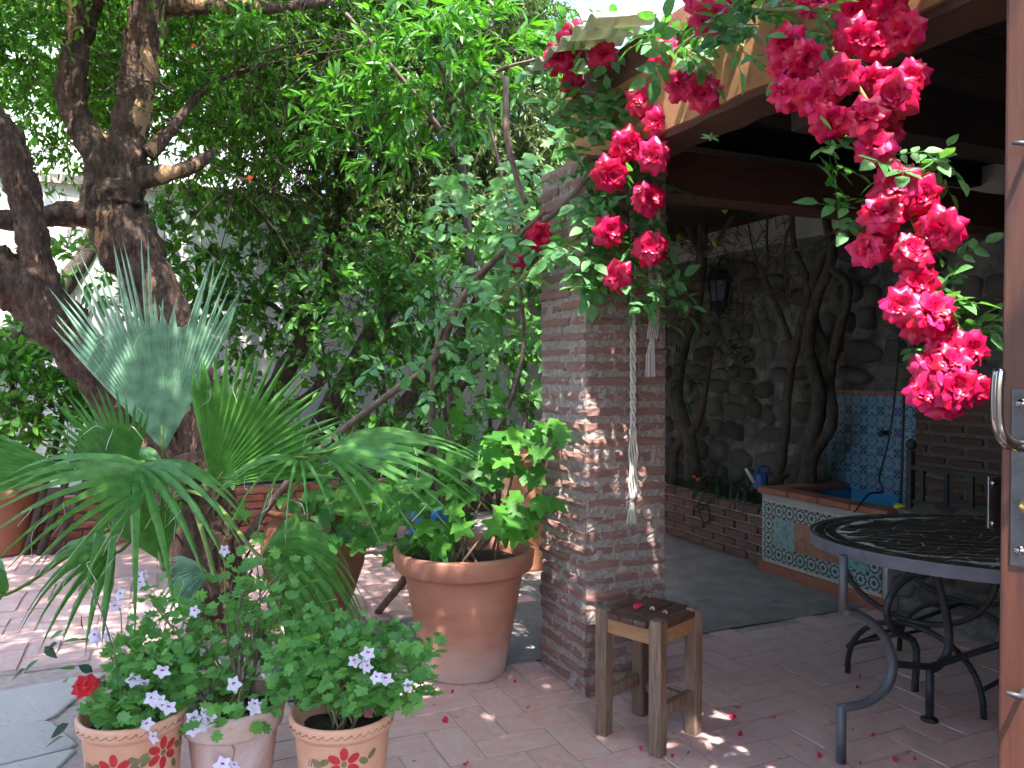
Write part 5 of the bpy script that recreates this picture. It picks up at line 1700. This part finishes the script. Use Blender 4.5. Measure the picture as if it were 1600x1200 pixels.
geranium('low ivy geranium with lilac flowers spilling from the painted pot with the red bloom', (PLc[0], PLc[1], .32),
         [blob(210, 1090, 2.40, .13, .10, .08), blob(250, 1050, 2.45, .12, .10, .09), blob(195, 1115, 2.33, .08, .06, .04), blob(200, 1020, 2.5, .06, .08, .06)],
         260, .048, [(213, 1062, 2.35, 2), (252, 1100, 2.29, 4), (258, 1050, 2.35, 1), (165, 985, 2.5, 3), (180, 938, 2.55, 2), (228, 1140, 2.27, 2)], 52, 14)
geranium('spreading ivy geranium with pale flowers in the painted pot near the pillar', (PR[0], PR[1], .32),
         [blob(540, 1010, 2.48, .20, .15, .09), blob(610, 1060, 2.40, .12, .12, .08), blob(470, 1040, 2.45, .10, .10, .10), blob(575, 1080, 2.36, .10, .08, .05), blob(520, 1050, 2.42, .18, .12, .08), blob(640, 1080, 2.36, .07, .07, .05), blob(655, 1010, 2.46, .06, .08, .06), blob(600, 990, 2.5, .1, .08, .05), blob(485, 985, 2.55, .08, .08, .06)],
         300, .052, [(568, 1027, 2.32, 4), (590, 1060, 2.30, 2), (627, 1075, 2.32, 1)], 53, 18)
# red bloom with dark leaves in the left painted pot
rr_ = thing('red_flower', 'single dark red bloom on a thin stem over the painted pot', 'flower', (PLc[0], PLc[1], .26))
c = at(134, 1072, 2.33)
mb = MB(); branch(mb, [(PLc[0], PLc[1], .25, .004), (c.x + .03, c.y, c.z - .05, .003), (c.x, c.y, c.z - .01, .002)], 5, 5, 0); mb.build('stem', M['greencane'], rr_)
mb = MB(); branch(mb, [(PLc[0] + .02, PLc[1], .25, .004), (*at(178, 1020, 2.42), .003), (*at(160, 960, 2.45), .002), (*at(135, 905, 2.5), .0015)], 5, 5, 0); mb.build('stem', M['cane'], rr_)
REDP = petal_mesh(1.0, .25, .30, True, 'petal', L['redpetal'])
rs = random.Random(9)
for (k, ln, tl_) in ((4, .030, 15), (6, .036, 48), (8, .040, 80)):
    for i in range(k):
        put('petal', REDP, rr_, Matrix.Translation(c) @ Matrix.Rotation(R(35), 4, 'X') @ Matrix.Rotation(2 * PI * i / k + tl_, 4, 'Z') @ Matrix.Rotation(-R(tl_ + rs.uniform(-10, 10)), 4, 'X') @ Matrix.Scale(ln, 4))
DK = mk(leaf_shape(.55, .12, .15, 4), 'leaf', L['dark'])
DK2 = mk(leaf_shape(.5, .12, .15, 4), 'leaf', L['hedge'])
for (px, py, s) in ((105, 1060, .05), (118, 1045, .045), (145, 1050, .05), (160, 1075, .05), (120, 1100, .045), (108, 1130, .06), (100, 1150, .06), (128, 960, .05), (90, 1005, .05), (60, 1030, .05), (40, 1045, .05), (100, 985, .045), (140, 1000, .04), (70, 1010, .05), (175, 1060, .05), (125, 1000, .045)):
    plantleaf(rr_, [DK, DK2], at(px, py, 2.42), Vector((rs.uniform(-1, .2), -.4, -.3)), s * 1.1, rs)

# ================================================================== LOBED SHRUB IN THE BIG POT
ls = thing('lobed_shrub', 'shrub with fresh lobed leaves growing in the large terracotta pot', 'shrub', (BP[0], BP[1], .5))
rs = random.Random(61)
MD = [bpy.data.meshes.new_from_object(bpy.data.objects.new('t', m_)) if False else m_ for m_ in MAPLE]
for (px, py, Y) in ((640, 700, 3.8), (690, 640, 3.9), (740, 690, 3.75), (790, 700, 3.6), (820, 660, 3.5), (610, 780, 3.7), (680, 760, 3.65), (750, 780, 3.6), (835, 760, 3.5), (590, 840, 3.7), (846, 800, 3.48), (700, 600, 4.0)):
    e = at(px, py, Y); b0 = Vector((BP[0] + rs.uniform(-.15, .15), BP[1] + rs.uniform(-.12, .12), .49))
    mb = MB(); branch(mb, [(*b0, .008), (*((b0 + e) / 2 + Vector((rs.uniform(-.05, .05), .03, .03))), .006), (*e, .003)], 6, 6, .05)
    mb.build('stem', M['cane'], ls, smooth=True)
def lsc(n, cx, cy, rx, ry, Y, dY, size):
    for _ in range(n):
        a = rs.uniform(0, 6.28); r_ = math.sqrt(rs.random())
        p = at(cx + rx * r_ * math.cos(a), cy + ry * r_ * math.sin(a), Y + rs.uniform(-dY, dY))
        d = Vector((rs.uniform(-.8, .8), rs.uniform(-.8, 0), rs.uniform(-.9, .1)))
        nrm = Vector((rs.uniform(-.5, .5), rs.uniform(-1, -.2), rs.uniform(.3, 1)))
        put('leaf', rs.choice(MAPLE), ls, dirmat(d, nrm, p, size * rs.uniform(.65, 1.2)))
lsc(28, 795, 710, 55, 50, 3.55, .10, .115)
lsc(22, 820, 800, 40, 40, 3.42, .08, .115)
lsc(60, 660, 800, 85, 60, 3.65, .20, .12)
lsc(40, 690, 720, 90, 45, 3.80, .20, .11)
lsc(30, 560, 800, 50, 50, 3.95, .15, .12)
lsc(14, 730, 640, 80, 50, 3.9, .2, .10)
lsc(10, 850, 670, 25, 20, 3.35, .04, .085)

# plants in the jar and small strap plants
jp = thing('jar_plant', 'trailing broad leaved plant growing from the clay jar', 'plant', (JP[0], JP[1], .55))
rs = random.Random(62)
for k in range(8):
    e = Vector((JP[0] + rs.uniform(-.25, .4), JP[1] - rs.uniform(0, .25), .55 + rs.uniform(.0, .3)))
    mb = MB(); branch(mb, [(JP[0], JP[1], .54, .005), (*((Vector((JP[0], JP[1], .7)) + e) / 2), .004), (*e, .002)], 5, 5, 0); mb.build('stem', M['greencane'], jp)
for k in range(70):
    p = Vector((JP[0] + .05 + rs.gauss(0, .2), JP[1] - .12 + rs.gauss(0, .1), .66 + rs.gauss(0, .10)))
    put('leaf', rs.choice(MAPLE), jp, dirmat((rs.uniform(-.8, .8), rs.uniform(-.8, 0), rs.uniform(-.9, .1)), (rs.uniform(-.5, .5), -.6, .8), p, .10 * rs.uniform(.7, 1.2)))

# ================================================================== TREES AND SHRUBS OF THE COURTYARD
pom = thing('pomegranate_tree', 'old pomegranate tree with gnarled twin trunks and small scarlet flowers', 'tree', gnd(325, 926))
def limb(name, ctrl, n=20, rough=.24, mat=M['bark'], root=pom, seg=14):
    if root is pom: ctrl = [(*c_[:3], c_[3] * .90) for c_ in ctrl]
    mb = MB(); s = branch(mb, ctrl, n, seg, rough, len(root.children) * 1.7)
    mb.build(name, mat, root, smooth=True)
    return s
TB0 = at(325, 800, 5.0)
limb('trunk', [(TB0.x + .05, TB0.y, -.05, .20), P4(318, 700, 5.0, .165), P4(278, 540, 5.0, .165), P4(228, 430, 5.0, .18), P4(182, 340, 5.0, .20), P4(176, 290, 5.0, .17)], 26)
limb('trunk', [(TB0.x - .04, TB0.y - .05, -.05, .18), P4(262, 730, 4.95, .15), P4(175, 615, 4.85, .15), P4(105, 520, 4.7, .16), P4(45, 455, 4.6, .165), P4(-30, 415, 4.5, .15), P4(-140, 330, 4.4, .12)], 26)
limb('limb', [P4(190, 320, 5.0, .16), P4(195, 250, 5.0, .125), P4(212, 150, 5.0, .115), P4(225, 60, 5.0, .125), P4(245, -30, 5.0, .11), P4(265, -150, 5.1, .09)])
limb('limb', [P4(172, 310, 5.0, .16), P4(155, 245, 4.95, .115), P4(125, 195, 4.95, .095), P4(112, 150, 4.95, .10), P4(118, 80, 4.95, .085), P4(128, 20, 4.95, .10), P4(105, -60, 4.9, .08), P4(60, -160, 4.9, .06)])
limb('limb', [P4(128, 20, 4.95, .08), P4(170, -30, 4.95, .07), P4(210, -90, 5.0, .06)], 10)
limb('limb', [P4(90, 520, 4.68, .13), P4(60, 420, 4.6, .10), P4(45, 340, 4.55, .09), P4(28, 270, 4.5, .10), P4(0, 200, 4.45, .09), P4(-60, 120, 4.4, .07)])
limb('limb', [P4(150, 335, 5.0, .11), P4(90, 335, 4.9, .075), P4(20, 345, 4.8, .07), P4(-60, 330, 4.7, .06)], 10)
limb('limb', [P4(215, 280, 5.0, .08), P4(260, 272, 5.0, .06), P4(305, 258, 5.0, .045), P4(335, 235, 5.1, .03)], 10)
limb('limb', [P4(230, 240, 5.0, .06), P4(270, 200, 5.1, .04), P4(300, 160, 5.2, .03), P4(340, 125, 5.3, .022), P4(420, 100, 5.4, .012)], 8)
limb('limb', [P4(240, 10, 5.0, .08), P4(330, 8, 5.0, .06), P4(430, 12, 5.1, .04), P4(520, 0, 5.2, .03)], 8)
crown(pom, [blob(60, 90, 5.6, 1.0, .7, .75), blob(330, 110, 5.9, 1.0, .8, .85), blob(180, 20, 5.6, .9, .7, .5), blob(430, 60, 5.9, .7, .6, .5), blob(380, 200, 6.2, .5, .5, .30), blob(20, 270, 5.8, .5, .5, .2, .4), blob(200, -140, 5.2, 1.6, 1.3, .6), blob(-250, 60, 5.0, 1.0, 1.0, .8), (Vector((-1.5, 2.6, 4.1)), (1.8, 1.5, .45), 2.0), (Vector((-3.4, 3.4, 4.0)), (1.3, 1.6, .5), 1.6), (Vector((-.3, 2.9, 4.3)), (1.1, 1.0, .35))],  # blobs given as world points: unseen foliage added overhead to shade the paving
      7400, 16, .42, .062, LEAF_SM, L['pome'], droop=.35)
T, P, D, N = twiggy([blob(330, 170, 5.3, .8, .4, .6)], 90, 1, .9, .2)
twigmesh('bare_twigs', T, .006, M['twig'], pom)
rs = random.Random(71)
OFL = petal_mesh(1.0, .3, .2, True, 'flower', L['orange'])
for (px, py, s) in ((391, 280, 1.0), (303, 73, .8), (466, 87, .5)):
    o = put('flower', OFL, pom, dirmat((1, 0, .2), (0, -1, .3), at(px, py, 4.95), .026 * s))
    for k in range(4):
        put('petal', OFL, o, Matrix.Translation(at(px, py, 4.95)) @ Euler((rs.uniform(-1, 1), rs.uniform(-1, 1), k * 1.6)).to_matrix().to_4x4() @ Matrix.Scale(.028 * s, 4))

bk = thing('evergreen_tree', 'tall dense dark evergreen filling the back of the garden above the wall', 'tree', W(1.4, 7.9, .3))
limb('trunk', [(*W(1.2, 7.9, .3), .13), P4(690, 300, 7.5, .10), P4(680, 60, 7.4, .08), P4(670, -100, 7.4, .05)], 10, .2, M['darkbark'], bk)
crown(bk, [blob(690, 150, 7.5, 1.05, .4, 1.3), blob(500, 60, 7.6, .9, .4, .9), blob(830, 200, 7.5, .5, .4, 1.2), blob(620, 320, 7.4, .6, .3, .3)], 1800, 14, .40, .10, LEAF_OV, L['hedge'], droop=.5, r0=.004)
b2 = thing('broadleaf_tree', 'light green broadleaf tree behind the pomegranate trunks', 'tree', W(-2.5, 7.7, .3))
limb('trunk', [(*W(-2.4, 7.8, .3), .12), P4(120, 420, 7.3, .09), P4(150, 200, 7.2, .07), P4(160, -40, 7.2, .05)], 10, .2, M['darkbark'], b2)
crown(b2, [blob(60, 40, 7.2, 1.0, .5, .7), blob(300, 60, 7.3, 1.0, .5, .8), blob(400, 170, 7.2, .55, .4, .40)], 900, 13, .40, .095, LEAF_OV, L['citrus'], droop=.4, r0=.004)

ct = thing('citrus_tree', 'small glossy leaved citrus tree against the white garden wall', 'tree', W(-1.2, 7.6, .3))
b0 = W(-.55, 7.5, .3)
limb('trunk', [(*b0, .06), P4(480, 620, 7.0, .045), P4(478, 520, 6.9, .04), P4(450, 380, 6.8, .035), P4(420, 250, 6.6, .03)], 10, .15, M['darkbark'], ct)
limb('limb', [P4(478, 540, 6.9, .03), P4(430, 480, 6.7, .022), P4(380, 470, 6.6, .015)], 7, .15, M['darkbark'], ct)
limb('limb', [P4(470, 480, 6.9, .03), P4(420, 350, 6.6, .02), P4(340, 290, 6.4, .012)], 7, .15, M['darkbark'], ct)
crown(ct, [blob(330, 400, 6.7, .55, .4, .50), blob(400, 480, 6.6, .42, .3, .5), blob(390, 300, 6.5, .4, .4, .15), blob(430, 590, 6.6, .25, .3, .3), blob(140, 430, 6.7, .45, .4, .28, .7), blob(265, 370, 6.7, .25, .3, .2)],
      330, 10, .34, .098, LEAF_OV, L['citrus'], droop=.35, r0=.004)

lb = thing('laurel_bush', 'leafy bright green bush beside the leaning trunk against the side wall', 'bush', W(-3.8, 5.4, 0))
b0 = at(60, 700, 6.0)
for k in range(5):
    limb('stem', [(b0.x + .1 * k - .3, b0.y, 0, .03), P4(20 + 40 * k, 640, 6.0, .02), P4(10 + 45 * k, 540, 5.9, .01)], 7, .1, M['darkbark'], lb)
crown(lb, [blob(50, 600, 5.9, .42, .35, .28), blob(110, 640, 5.9, .30, .3, .2), blob(10, 640, 5.7, .3, .3, .3), blob(60, 540, 6.0, .35, .3, .15)], 300, 10, .26, .085, LEAF_OV, L['citrus'], droop=.3, r0=.004)

ol = thing('fine_leaved_tree', 'dense dark tree of fine leaves and tangled twigs in the middle of the garden', 'tree', W(1.0, 7.3, .3))
b0 = W(.4, 7.4, .3)
limb('trunk', [(*b0, .10), P4(500, 480, 6.9, .075), P4(520, 330, 6.7, .07), P4(560, 180, 6.6, .06), P4(600, 0, 6.5, .05)], 10, .2, M['darkbark'], ol)
limb('trunk', [(*W(1.5, 7.5, .3), .09), P4(735, 500, 7.2, .06), P4(725, 380, 7.0, .05), P4(740, 200, 6.9, .05), P4(760, 0, 6.8, .04)], 10, .2, M['darkbark'], ol)
crown(ol, [blob(600, 140, 6.6, .9, .6, 1.05), blob(770, 120, 6.8, .65, .6, 1.1), blob(560, 350, 6.4, .55, .4, .40), blob(480, 180, 6.6, .5, .5, .9), blob(690, 330, 6.7, .6, .5, .4), blob(800, 300, 6.6, .3, .4, .6), blob(640, -120, 6.4, 1.3, .8, .5)],
      4200, 26, .42, .060, LEAF_FINE, L['olive'], droop=.45, r0=.0035, outward=.5, up=.05)

by = thing('bay_tree', 'tree with sunlit bright lance shaped leaves hanging above the rose canes', 'tree', W(.9, 5.6, 0))
b0 = W(1.35, 6.0, 0)
limb('trunk', [(*b0, .05), P4(742, 560, 5.4, .032), P4(735, 420, 5.3, .03), P4(720, 250, 5.2, .028), P4(690, 100, 5.1, .024), P4(650, -20, 5.0, .02)], 9, .15, M['darkbark'], by)
limb('limb', [P4(720, 250, 5.2, .02), P4(650, 150, 5.0, .015), P4(540, 20, 4.8, .010)], 7, .1, M['cane'], by)
limb('limb', [P4(700, 160, 5.1, .02), P4(780, 110, 4.9, .012), P4(850, 90, 4.7, .007)], 7, .1, M['cane'], by)
crown(by, [blob(660, 110, 5.0, .35, .3, .38), blob(760, 70, 4.8, .32, .25, .18), blob(830, 110, 4.6, .22, .2, .16), blob(570, 170, 5.0, .28, .25, .25), blob(640, 250, 4.9, .25, .2, .12), blob(720, 20, 4.8, .25, .3, .12), blob(400, 30, 4.9, .12, .1, .10, 1.2)],
      190, 13, .26, .115, LEAF_LANCE, L['bay'], droop=.3, r0=.003)

hb = thing('wall_shrub', 'open shrub of rounded leaves on thin branches across the white wall', 'shrub', W(1.0, 6.6, 0))
for (px, ys) in ((520, 640), (600, 600), (690, 560), (760, 560), (820, 640)):
    limb('stem', [(*gnd(px + 20, 880), .022), P4(px + 10, 760, 6.0, .018), P4(px, ys, 6.0, .013), P4(px - 20, ys - 120, 5.9, .007)], 7, .1, M['darkbark'], hb)
crown(hb, [blob(560, 480, 5.9, .55, .35, .38), blob(690, 440, 5.8, .55, .4, .35), blob(620, 590, 5.9, .55, .35, .30), blob(760, 600, 5.7, .38, .3, .35), blob(800, 480, 5.4, .28, .3, .30), blob(560, 690, 5.9, .4, .3, .22), blob(720, 700, 5.8, .35, .3, .2), blob(520, 380, 6.0, .25, .3, .2)],
      560, 9, .30, .085, LEAF_OV, L['hedge'], droop=.35, r0=.004)
vn = thing('grape_vine', 'lobed leaved vine climbing behind the pillar below the roses', 'vine', W(1.5, 5.0, 0))
limb('stem', [(*W(1.4, 4.9, 0), .02), P4(800, 620, 4.9, .015), P4(810, 420, 4.7, .012), P4(780, 260, 4.5, .010), P4(760, 180, 4.4, .006)], 7, .1, M['cane'], vn)
rs = random.Random(63)
def vsc(n, cx, cy, rx, ry, Y, dY, size):
    for _ in range(n):
        a = rs.uniform(0, 6.28); r_ = math.sqrt(rs.random())
        p = at(cx + rx * r_ * math.cos(a), cy + ry * r_ * math.sin(a), Y + rs.uniform(-dY, dY))
        put('leaf', rs.choice(VINE), vn, dirmat((rs.uniform(-.9, .9), rs.uniform(-.6, 0), rs.uniform(-.9, .1)), (rs.uniform(-.5, .5), rs.uniform(-1, -.3), rs.uniform(.2, 1)), p, size * rs.uniform(.6, 1.2)))
VINE = []
for m_ in MAPLE:
    c_ = m_.copy(); c_.materials.clear(); c_.materials.append(L['hedge']); VINE.append(c_)
vsc(42, 760, 330, 90, 90, 4.4, .3, .12)
vsc(30, 840, 250, 50, 80, 4.2, .2, .10)
vsc(14, 800, 520, 60, 120, 4.5, .3, .11)

# ================================================================== PORCH PLANTS
lt = thing('lemon_tree', 'dark branched lemon tree with green fruit behind the pillar', 'tree', W(4.2, 5.9, .37))
LBs = W(4.15, 5.75, .37)
def lp_(px, py, r_, u=4.2): # point in the plane u = const
    a = at(px, py, 1.0); d = a - V3((0, 0, CAMZ)); t = (u - 0) / d.dot(UX)
    p = V3((0, 0, CAMZ)) + d * t
    return (p.x, p.y, p.z, r_)
limb('trunk', [lp_(1083, 752, .075), lp_(1078, 690, .062), lp_(1058, 620, .055), lp_(1068, 540, .055), lp_(1088, 480, .05), lp_(1096, 400, .045), lp_(1098, 340, .04), lp_(1090, 250, .035)], 10, .15, M['darkbark'], lt)
limb('trunk', [lp_(1050, 760, .05), lp_(1056, 700, .045), lp_(1090, 660, .035), lp_(1110, 560, .02)], 9, .15, M['darkbark'], lt)
limb('limb', [lp_(1092, 390, .04), lp_(1070, 340, .03), lp_(1045, 315, .02)], 8, .1, M['darkbark'], lt)
limb('limb', [lp_(1100, 400, .025), lp_(1125, 370, .018), lp_(1150, 330, .012)], 7, .1, M['darkbark'], lt)
limb('limb', [lp_(1095, 330, .025), lp_(1110, 290, .018), lp_(1140, 220, .012)], 7, .1, M['darkbark'], lt)
limb('limb', [lp_(1088, 470, .015), lp_(1050, 420, .010), lp_(1045, 370, .006)], 6, .1, M['darkbark'], lt)
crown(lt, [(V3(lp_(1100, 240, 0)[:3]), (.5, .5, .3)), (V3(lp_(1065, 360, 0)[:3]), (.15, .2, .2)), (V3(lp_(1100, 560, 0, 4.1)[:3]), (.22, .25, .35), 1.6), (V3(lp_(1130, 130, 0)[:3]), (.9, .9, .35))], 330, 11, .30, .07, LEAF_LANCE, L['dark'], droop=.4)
for (px, py) in ((1118, 378), (1133, 325), (1062, 372), (1052, 340)):
    c = V3(lp_(px, py, 0, 4.0)[:3])
    MB().lathe([(.001, -.045), (.012, -.038), (.028, -.015), (.03, .008), (.018, .032), (.001, .038)], 12, c).build('lemon', M['lemon'], lt, smooth=True)

wi = thing('old_vine', 'old climbing vine with several twisted bare trunks on the stone wall', 'vine', W(4.3, 4.7, .4))
for (pts) in (((1262, 762, .06), (1268, 690, .055), (1280, 620, .05), (1262, 540, .045), (1275, 470, .04), (1300, 400, .035), (1290, 330, .03), (1300, 250, .025)),
              ((1240, 765, .05), (1255, 700, .05), (1285, 640, .045), (1290, 560, .045), (1270, 490, .04), (1280, 410, .035), (1320, 370, .03)),
              ((1215, 765, .04), (1225, 690, .035), (1232, 600, .032), (1248, 520, .03), (1262, 450, .028), (1240, 380, .022), (1238, 310, .018)),
              ((1250, 760, .045), (1275, 705, .04), (1300, 660, .04), (1296, 590, .035), (1310, 520, .035), (1325, 450, .03), (1300, 420, .025)),
              ((1190, 760, .03), (1240, 730, .04), (1262, 690, .04)),
              ((1235, 530, .020), (1215, 480, .018), (1195, 430, .016), (1210, 405, .013), (1280, 375, .010), (1330, 345, .009)),
              ((1262, 450, .016), (1220, 470, .008), (1180, 400, .006), (1165, 320, .005)),
              ((1200, 420, .010), (1198, 360, .009), (1202, 300, .008)),
              ((1232, 470, .010), (1225, 390, .009), (1245, 320, .008))):
    limb('trunk', [lp_(a, b, c, 4.28 + .05 * math.sin(a)) for a, b, c in pts], 9, .2, M['darkbark'], wi)
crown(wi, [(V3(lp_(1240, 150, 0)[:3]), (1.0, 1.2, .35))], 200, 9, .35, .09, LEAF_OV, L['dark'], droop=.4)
T, P, D, N = twiggy([(V3(lp_(1180, 400, 0, 4.35)[:3]), (.55, .15, .45))], 170, 1, .5, .4)
twigmesh('bare_twigs', T, .004, M['twig'], wi)

# strap leaved plant, blue can, orange flower in the planter
stp = thing('strap_leaf_plant', 'clump of dark arching strap leaves hanging over the brick planter', 'plant', W(4.1, 4.9, .37))
rs = random.Random(91)
for k in range(46):
    b0 = W(4.12 + rs.uniform(-.1, .1), rs.uniform(4.5, 5.4), .38)
    a = rs.uniform(0, 6.28); ln = rs.uniform(.14, .30)
    d = V3((math.cos(a), math.sin(a), 0)) * .8 - UX * .5
    pts = sp_([b0, b0 + d * ln * .35 + ZX * ln * .55, b0 + d * ln * .8 + ZX * ln * .45, b0 + d * ln * 1.15 - ZX * ln * .1], 4)
    MB().tube(pts, [.008] * (len(pts) - 3) + [.006, .004, .001], 5, True, flat=.25).build('blade', L['strap'], stp)
for (px, py) in ((1090, 752), (1096, 760), (1084, 748)):
    c = V3(lp_(px, py, 0, 4.0)[:3])
    put('flower', OFL, stp, Matrix.Translation(c) @ Euler((rs.uniform(-1, 1), rs.uniform(-1, 1), rs.uniform(0, 6))).to_matrix().to_4x4() @ Matrix.Scale(.035, 4))
wc = V3(lp_(1188, 742, 0, 4.0)[:3])
can = thing('watering_can', 'blue plastic watering can between the planter and the fountain', 'watering can', wc)
MB().lathe([(.001, -.10), (.05, -.10), (.055, -.08), (.05, .0), (.04, .015), (.015, .02)], 16, wc).build('body', M['blueglaze'], can, smooth=True)
MB().tube(sp_([wc + V3((.04, 0, .005)), wc + V3((.055, -.01, .05)), wc + V3((0, -.01, .065)), wc + V3((-.03, 0, .015))]), .009, 6).build('handle', M['blueglaze'], can, smooth=True)
MB().tube([wc + V3((-.05, -.02, -.05)), wc + V3((-.12, -.05, .05))], [.014, .010], 7).build('spout', M['white_paint'], can, smooth=True)
hz_ = MB(); hz_.tube(sp_([V3(lp_(x, y, 0, 3.92)[:3]) for x, y in ((1125, 775), (1092, 785), (1098, 815), (1108, 812), (1104, 790), (1085, 792), (1090, 800), (1112, 780))], 6), .006, 6)
o = hz_.build('hose', M['blackiron'], smooth=True); tag(o, 'thin black hose looped over the front of the brick planter', 'hose')

# wall lantern
ln_ = V3(lp_(1123, 452, 0, 4.42)[:3])
la = thing('wall_lantern', 'dark iron wall lantern on the stone wall by the lemon tree', 'lantern', ln_)
sc_ = ln_.y / F
def hexl(prof, n=6): return MB().lathe([(r_ * sc_, -z * sc_) for r_, z in prof], n, ln_)
hexl([(1, -42), (5, -38), (4, -33), (12, -30), (20, -16), (21, -13), (17, -12)]).build('roof', M['blackiron'], la)
m_, nt_, out_ = nodes('lantern_glass')
gb = nt_.nodes.new('ShaderNodeBsdfPrincipled'); gb.inputs['Base Color'].default_value = (.16, .18, .24, 1); gb.inputs['Roughness'].default_value = .1; gb.inputs['Alpha'].default_value = .85
nt_.links.new(gb.outputs[0], out_.inputs[0])
hexl([(15, -12), (11, 20)]).build('glass', m_, la)
for k in range(6):
    a = k * PI / 3
    MB().tube([ln_ + V3((16 * sc_ * math.cos(a), 16 * sc_ * math.sin(a), 12 * sc_)), ln_ + V3((11.5 * sc_ * math.cos(a), 11.5 * sc_ * math.sin(a), -20 * sc_))], 1.4 * sc_, 5).build('bar', M['blackiron'], la)
hexl([(12, 19), (15, 21), (14, 27), (6, 36), (2, 42), (.5, 48)]).build('base', M['blackiron'], la)
MB().tube(sp_([ln_ + V3((0, 0, 40 * sc_)), ln_ + V3((.03, .02, 50 * sc_)), ln_ + UX * .1 + V3((0, 0, 45 * sc_)), ln_ + UX * .16 + V3((0, 0, 30 * sc_))]), .009, 6).build('bracket', M['blackiron'], la, smooth=True)

# ================================================================== FALLEN PETALS
FP = petal_mesh(.9, .25, .25, True, 'fallen_petal')
rs = random.Random(33)
for (px, py) in ((706, 1083), (825, 1107), (695, 1128), (728, 1196), (805, 1066), (1146, 1122), (1002, 1172), (1050, 1183), (945, 1148), (1155, 1107), (1322, 1040), (1345, 1058), (1343, 1075), (1367, 1150), (1283, 1182), (1400, 1188), (1432, 1186), (1160, 1150), (1395, 990), (1210, 1122), (1320, 1120)):
    p = gnd(px, py, .006)
    o = put('rose_petal', FP, None, Matrix.Translation(p) @ Euler((R(-90) + rs.uniform(-.3, .3), rs.uniform(-.2, .2), rs.uniform(0, 6.3)), 'ZYX').to_matrix().to_4x4() @ Matrix.Scale(.026 * rs.uniform(.7, 1.2), 4))
    tag(o, 'small crimson rose petal lying on the terracotta floor', 'petal', 'fallen petals on the floor')
p = V3((.475, 3.03, SH - .002))
o = put('rose_petal', FP, None, Matrix.Translation(p) @ Euler((R(-80), .1, 2.0), 'ZYX').to_matrix().to_4x4() @ Matrix.Scale(.04, 4))
tag(o, 'magenta rose petal lying on the dark stool seat', 'petal')
for i, (dx, dy, lab) in enumerate(((.06, .0, 'curled dry bit near the middle of the stool seat'), (.10, -.045, 'pale round dry bit near the front of the stool seat'))):
    c = V3((.475 + dx, 3.03 + dy, SH - .002))
    mb = MB(); mb.tube(sp_([c + V3((-.008, 0, .002)), c + V3((.0, .004, .008)), c + V3((.006, .0, .003)), c + V3((.003, -.006, .001))] , 4), [.0035] * 13, 5)
    o = mb.build('dry_leaf', M['terra_pale'] if i else M['rope'], smooth=True); tag(o, lab, 'debris')
mb = MB()
for k in range(90):
    u, v = rs.uniform(.2, 3.8), rs.uniform(1.6, 3.9)
    p = W(u, v, .008); a = rs.uniform(0, 6.28); s = rs.uniform(.004, .012)
    e = V3((math.cos(a), math.sin(a), .2)) * s; e2 = V3((-math.sin(a), math.cos(a), .1)) * s * .4
    mb.add([p - e, p + e2, p + e, p - e2], [(0, 1, 2, 3)])
o = mb.build('litter', M['drybit']); tag(o, 'tiny dry leaf crumbs scattered over the terracotta floor', kind='stuff')

# ================================================================== ADDED SHADE ARBOUR OVERHEAD (out of view; put in to shade the terrace)
ar = thing('shade_arbour', 'unseen leafy arbour on timber slats, added above the terrace to shade it', 'arbour', W(0, 1.0, 3.3))
for v in (-.2, .5, 1.2):
    MB().box((-2.6, v, 3.25), (.9, v + .06, 3.32), ROT24).build('slat', M['darkwood'], ar)
MB().box((-2.6, -.5, 3.18), (-2.5, 2.3, 3.249), ROT24).build('slat', M['darkwood'], ar)
for (u, v) in ((-2.55, -.3), (-2.55, 2.1)):
    MB().tube([W(u, v, 0), W(u, v, 3.2)], .04, 8).build('post', M['darkwood'], ar)
ABL = [(W(-.78, .75, 3.45), (1.65, 1.35, .22)), (W(-2.0, 2.1, 3.55), (1.2, 1.0, .2))]
crown(ar, ABL, 3600, 9, .4, .13, LEAF_OV, L['vine'], droop=.3)
crown(ar, [(W(1.22, 1.60, 3.0), (.54, .27, .06)), (W(.98, .90, 3.25), (.28, .65, .08))], 640, 8, .16, .11, LEAF_OV, L['vine'], droop=.3, name='foliage')  # leaf clumps added out of view to keep sun flecks off the floor
print('objects', len(bpy.data.objects))
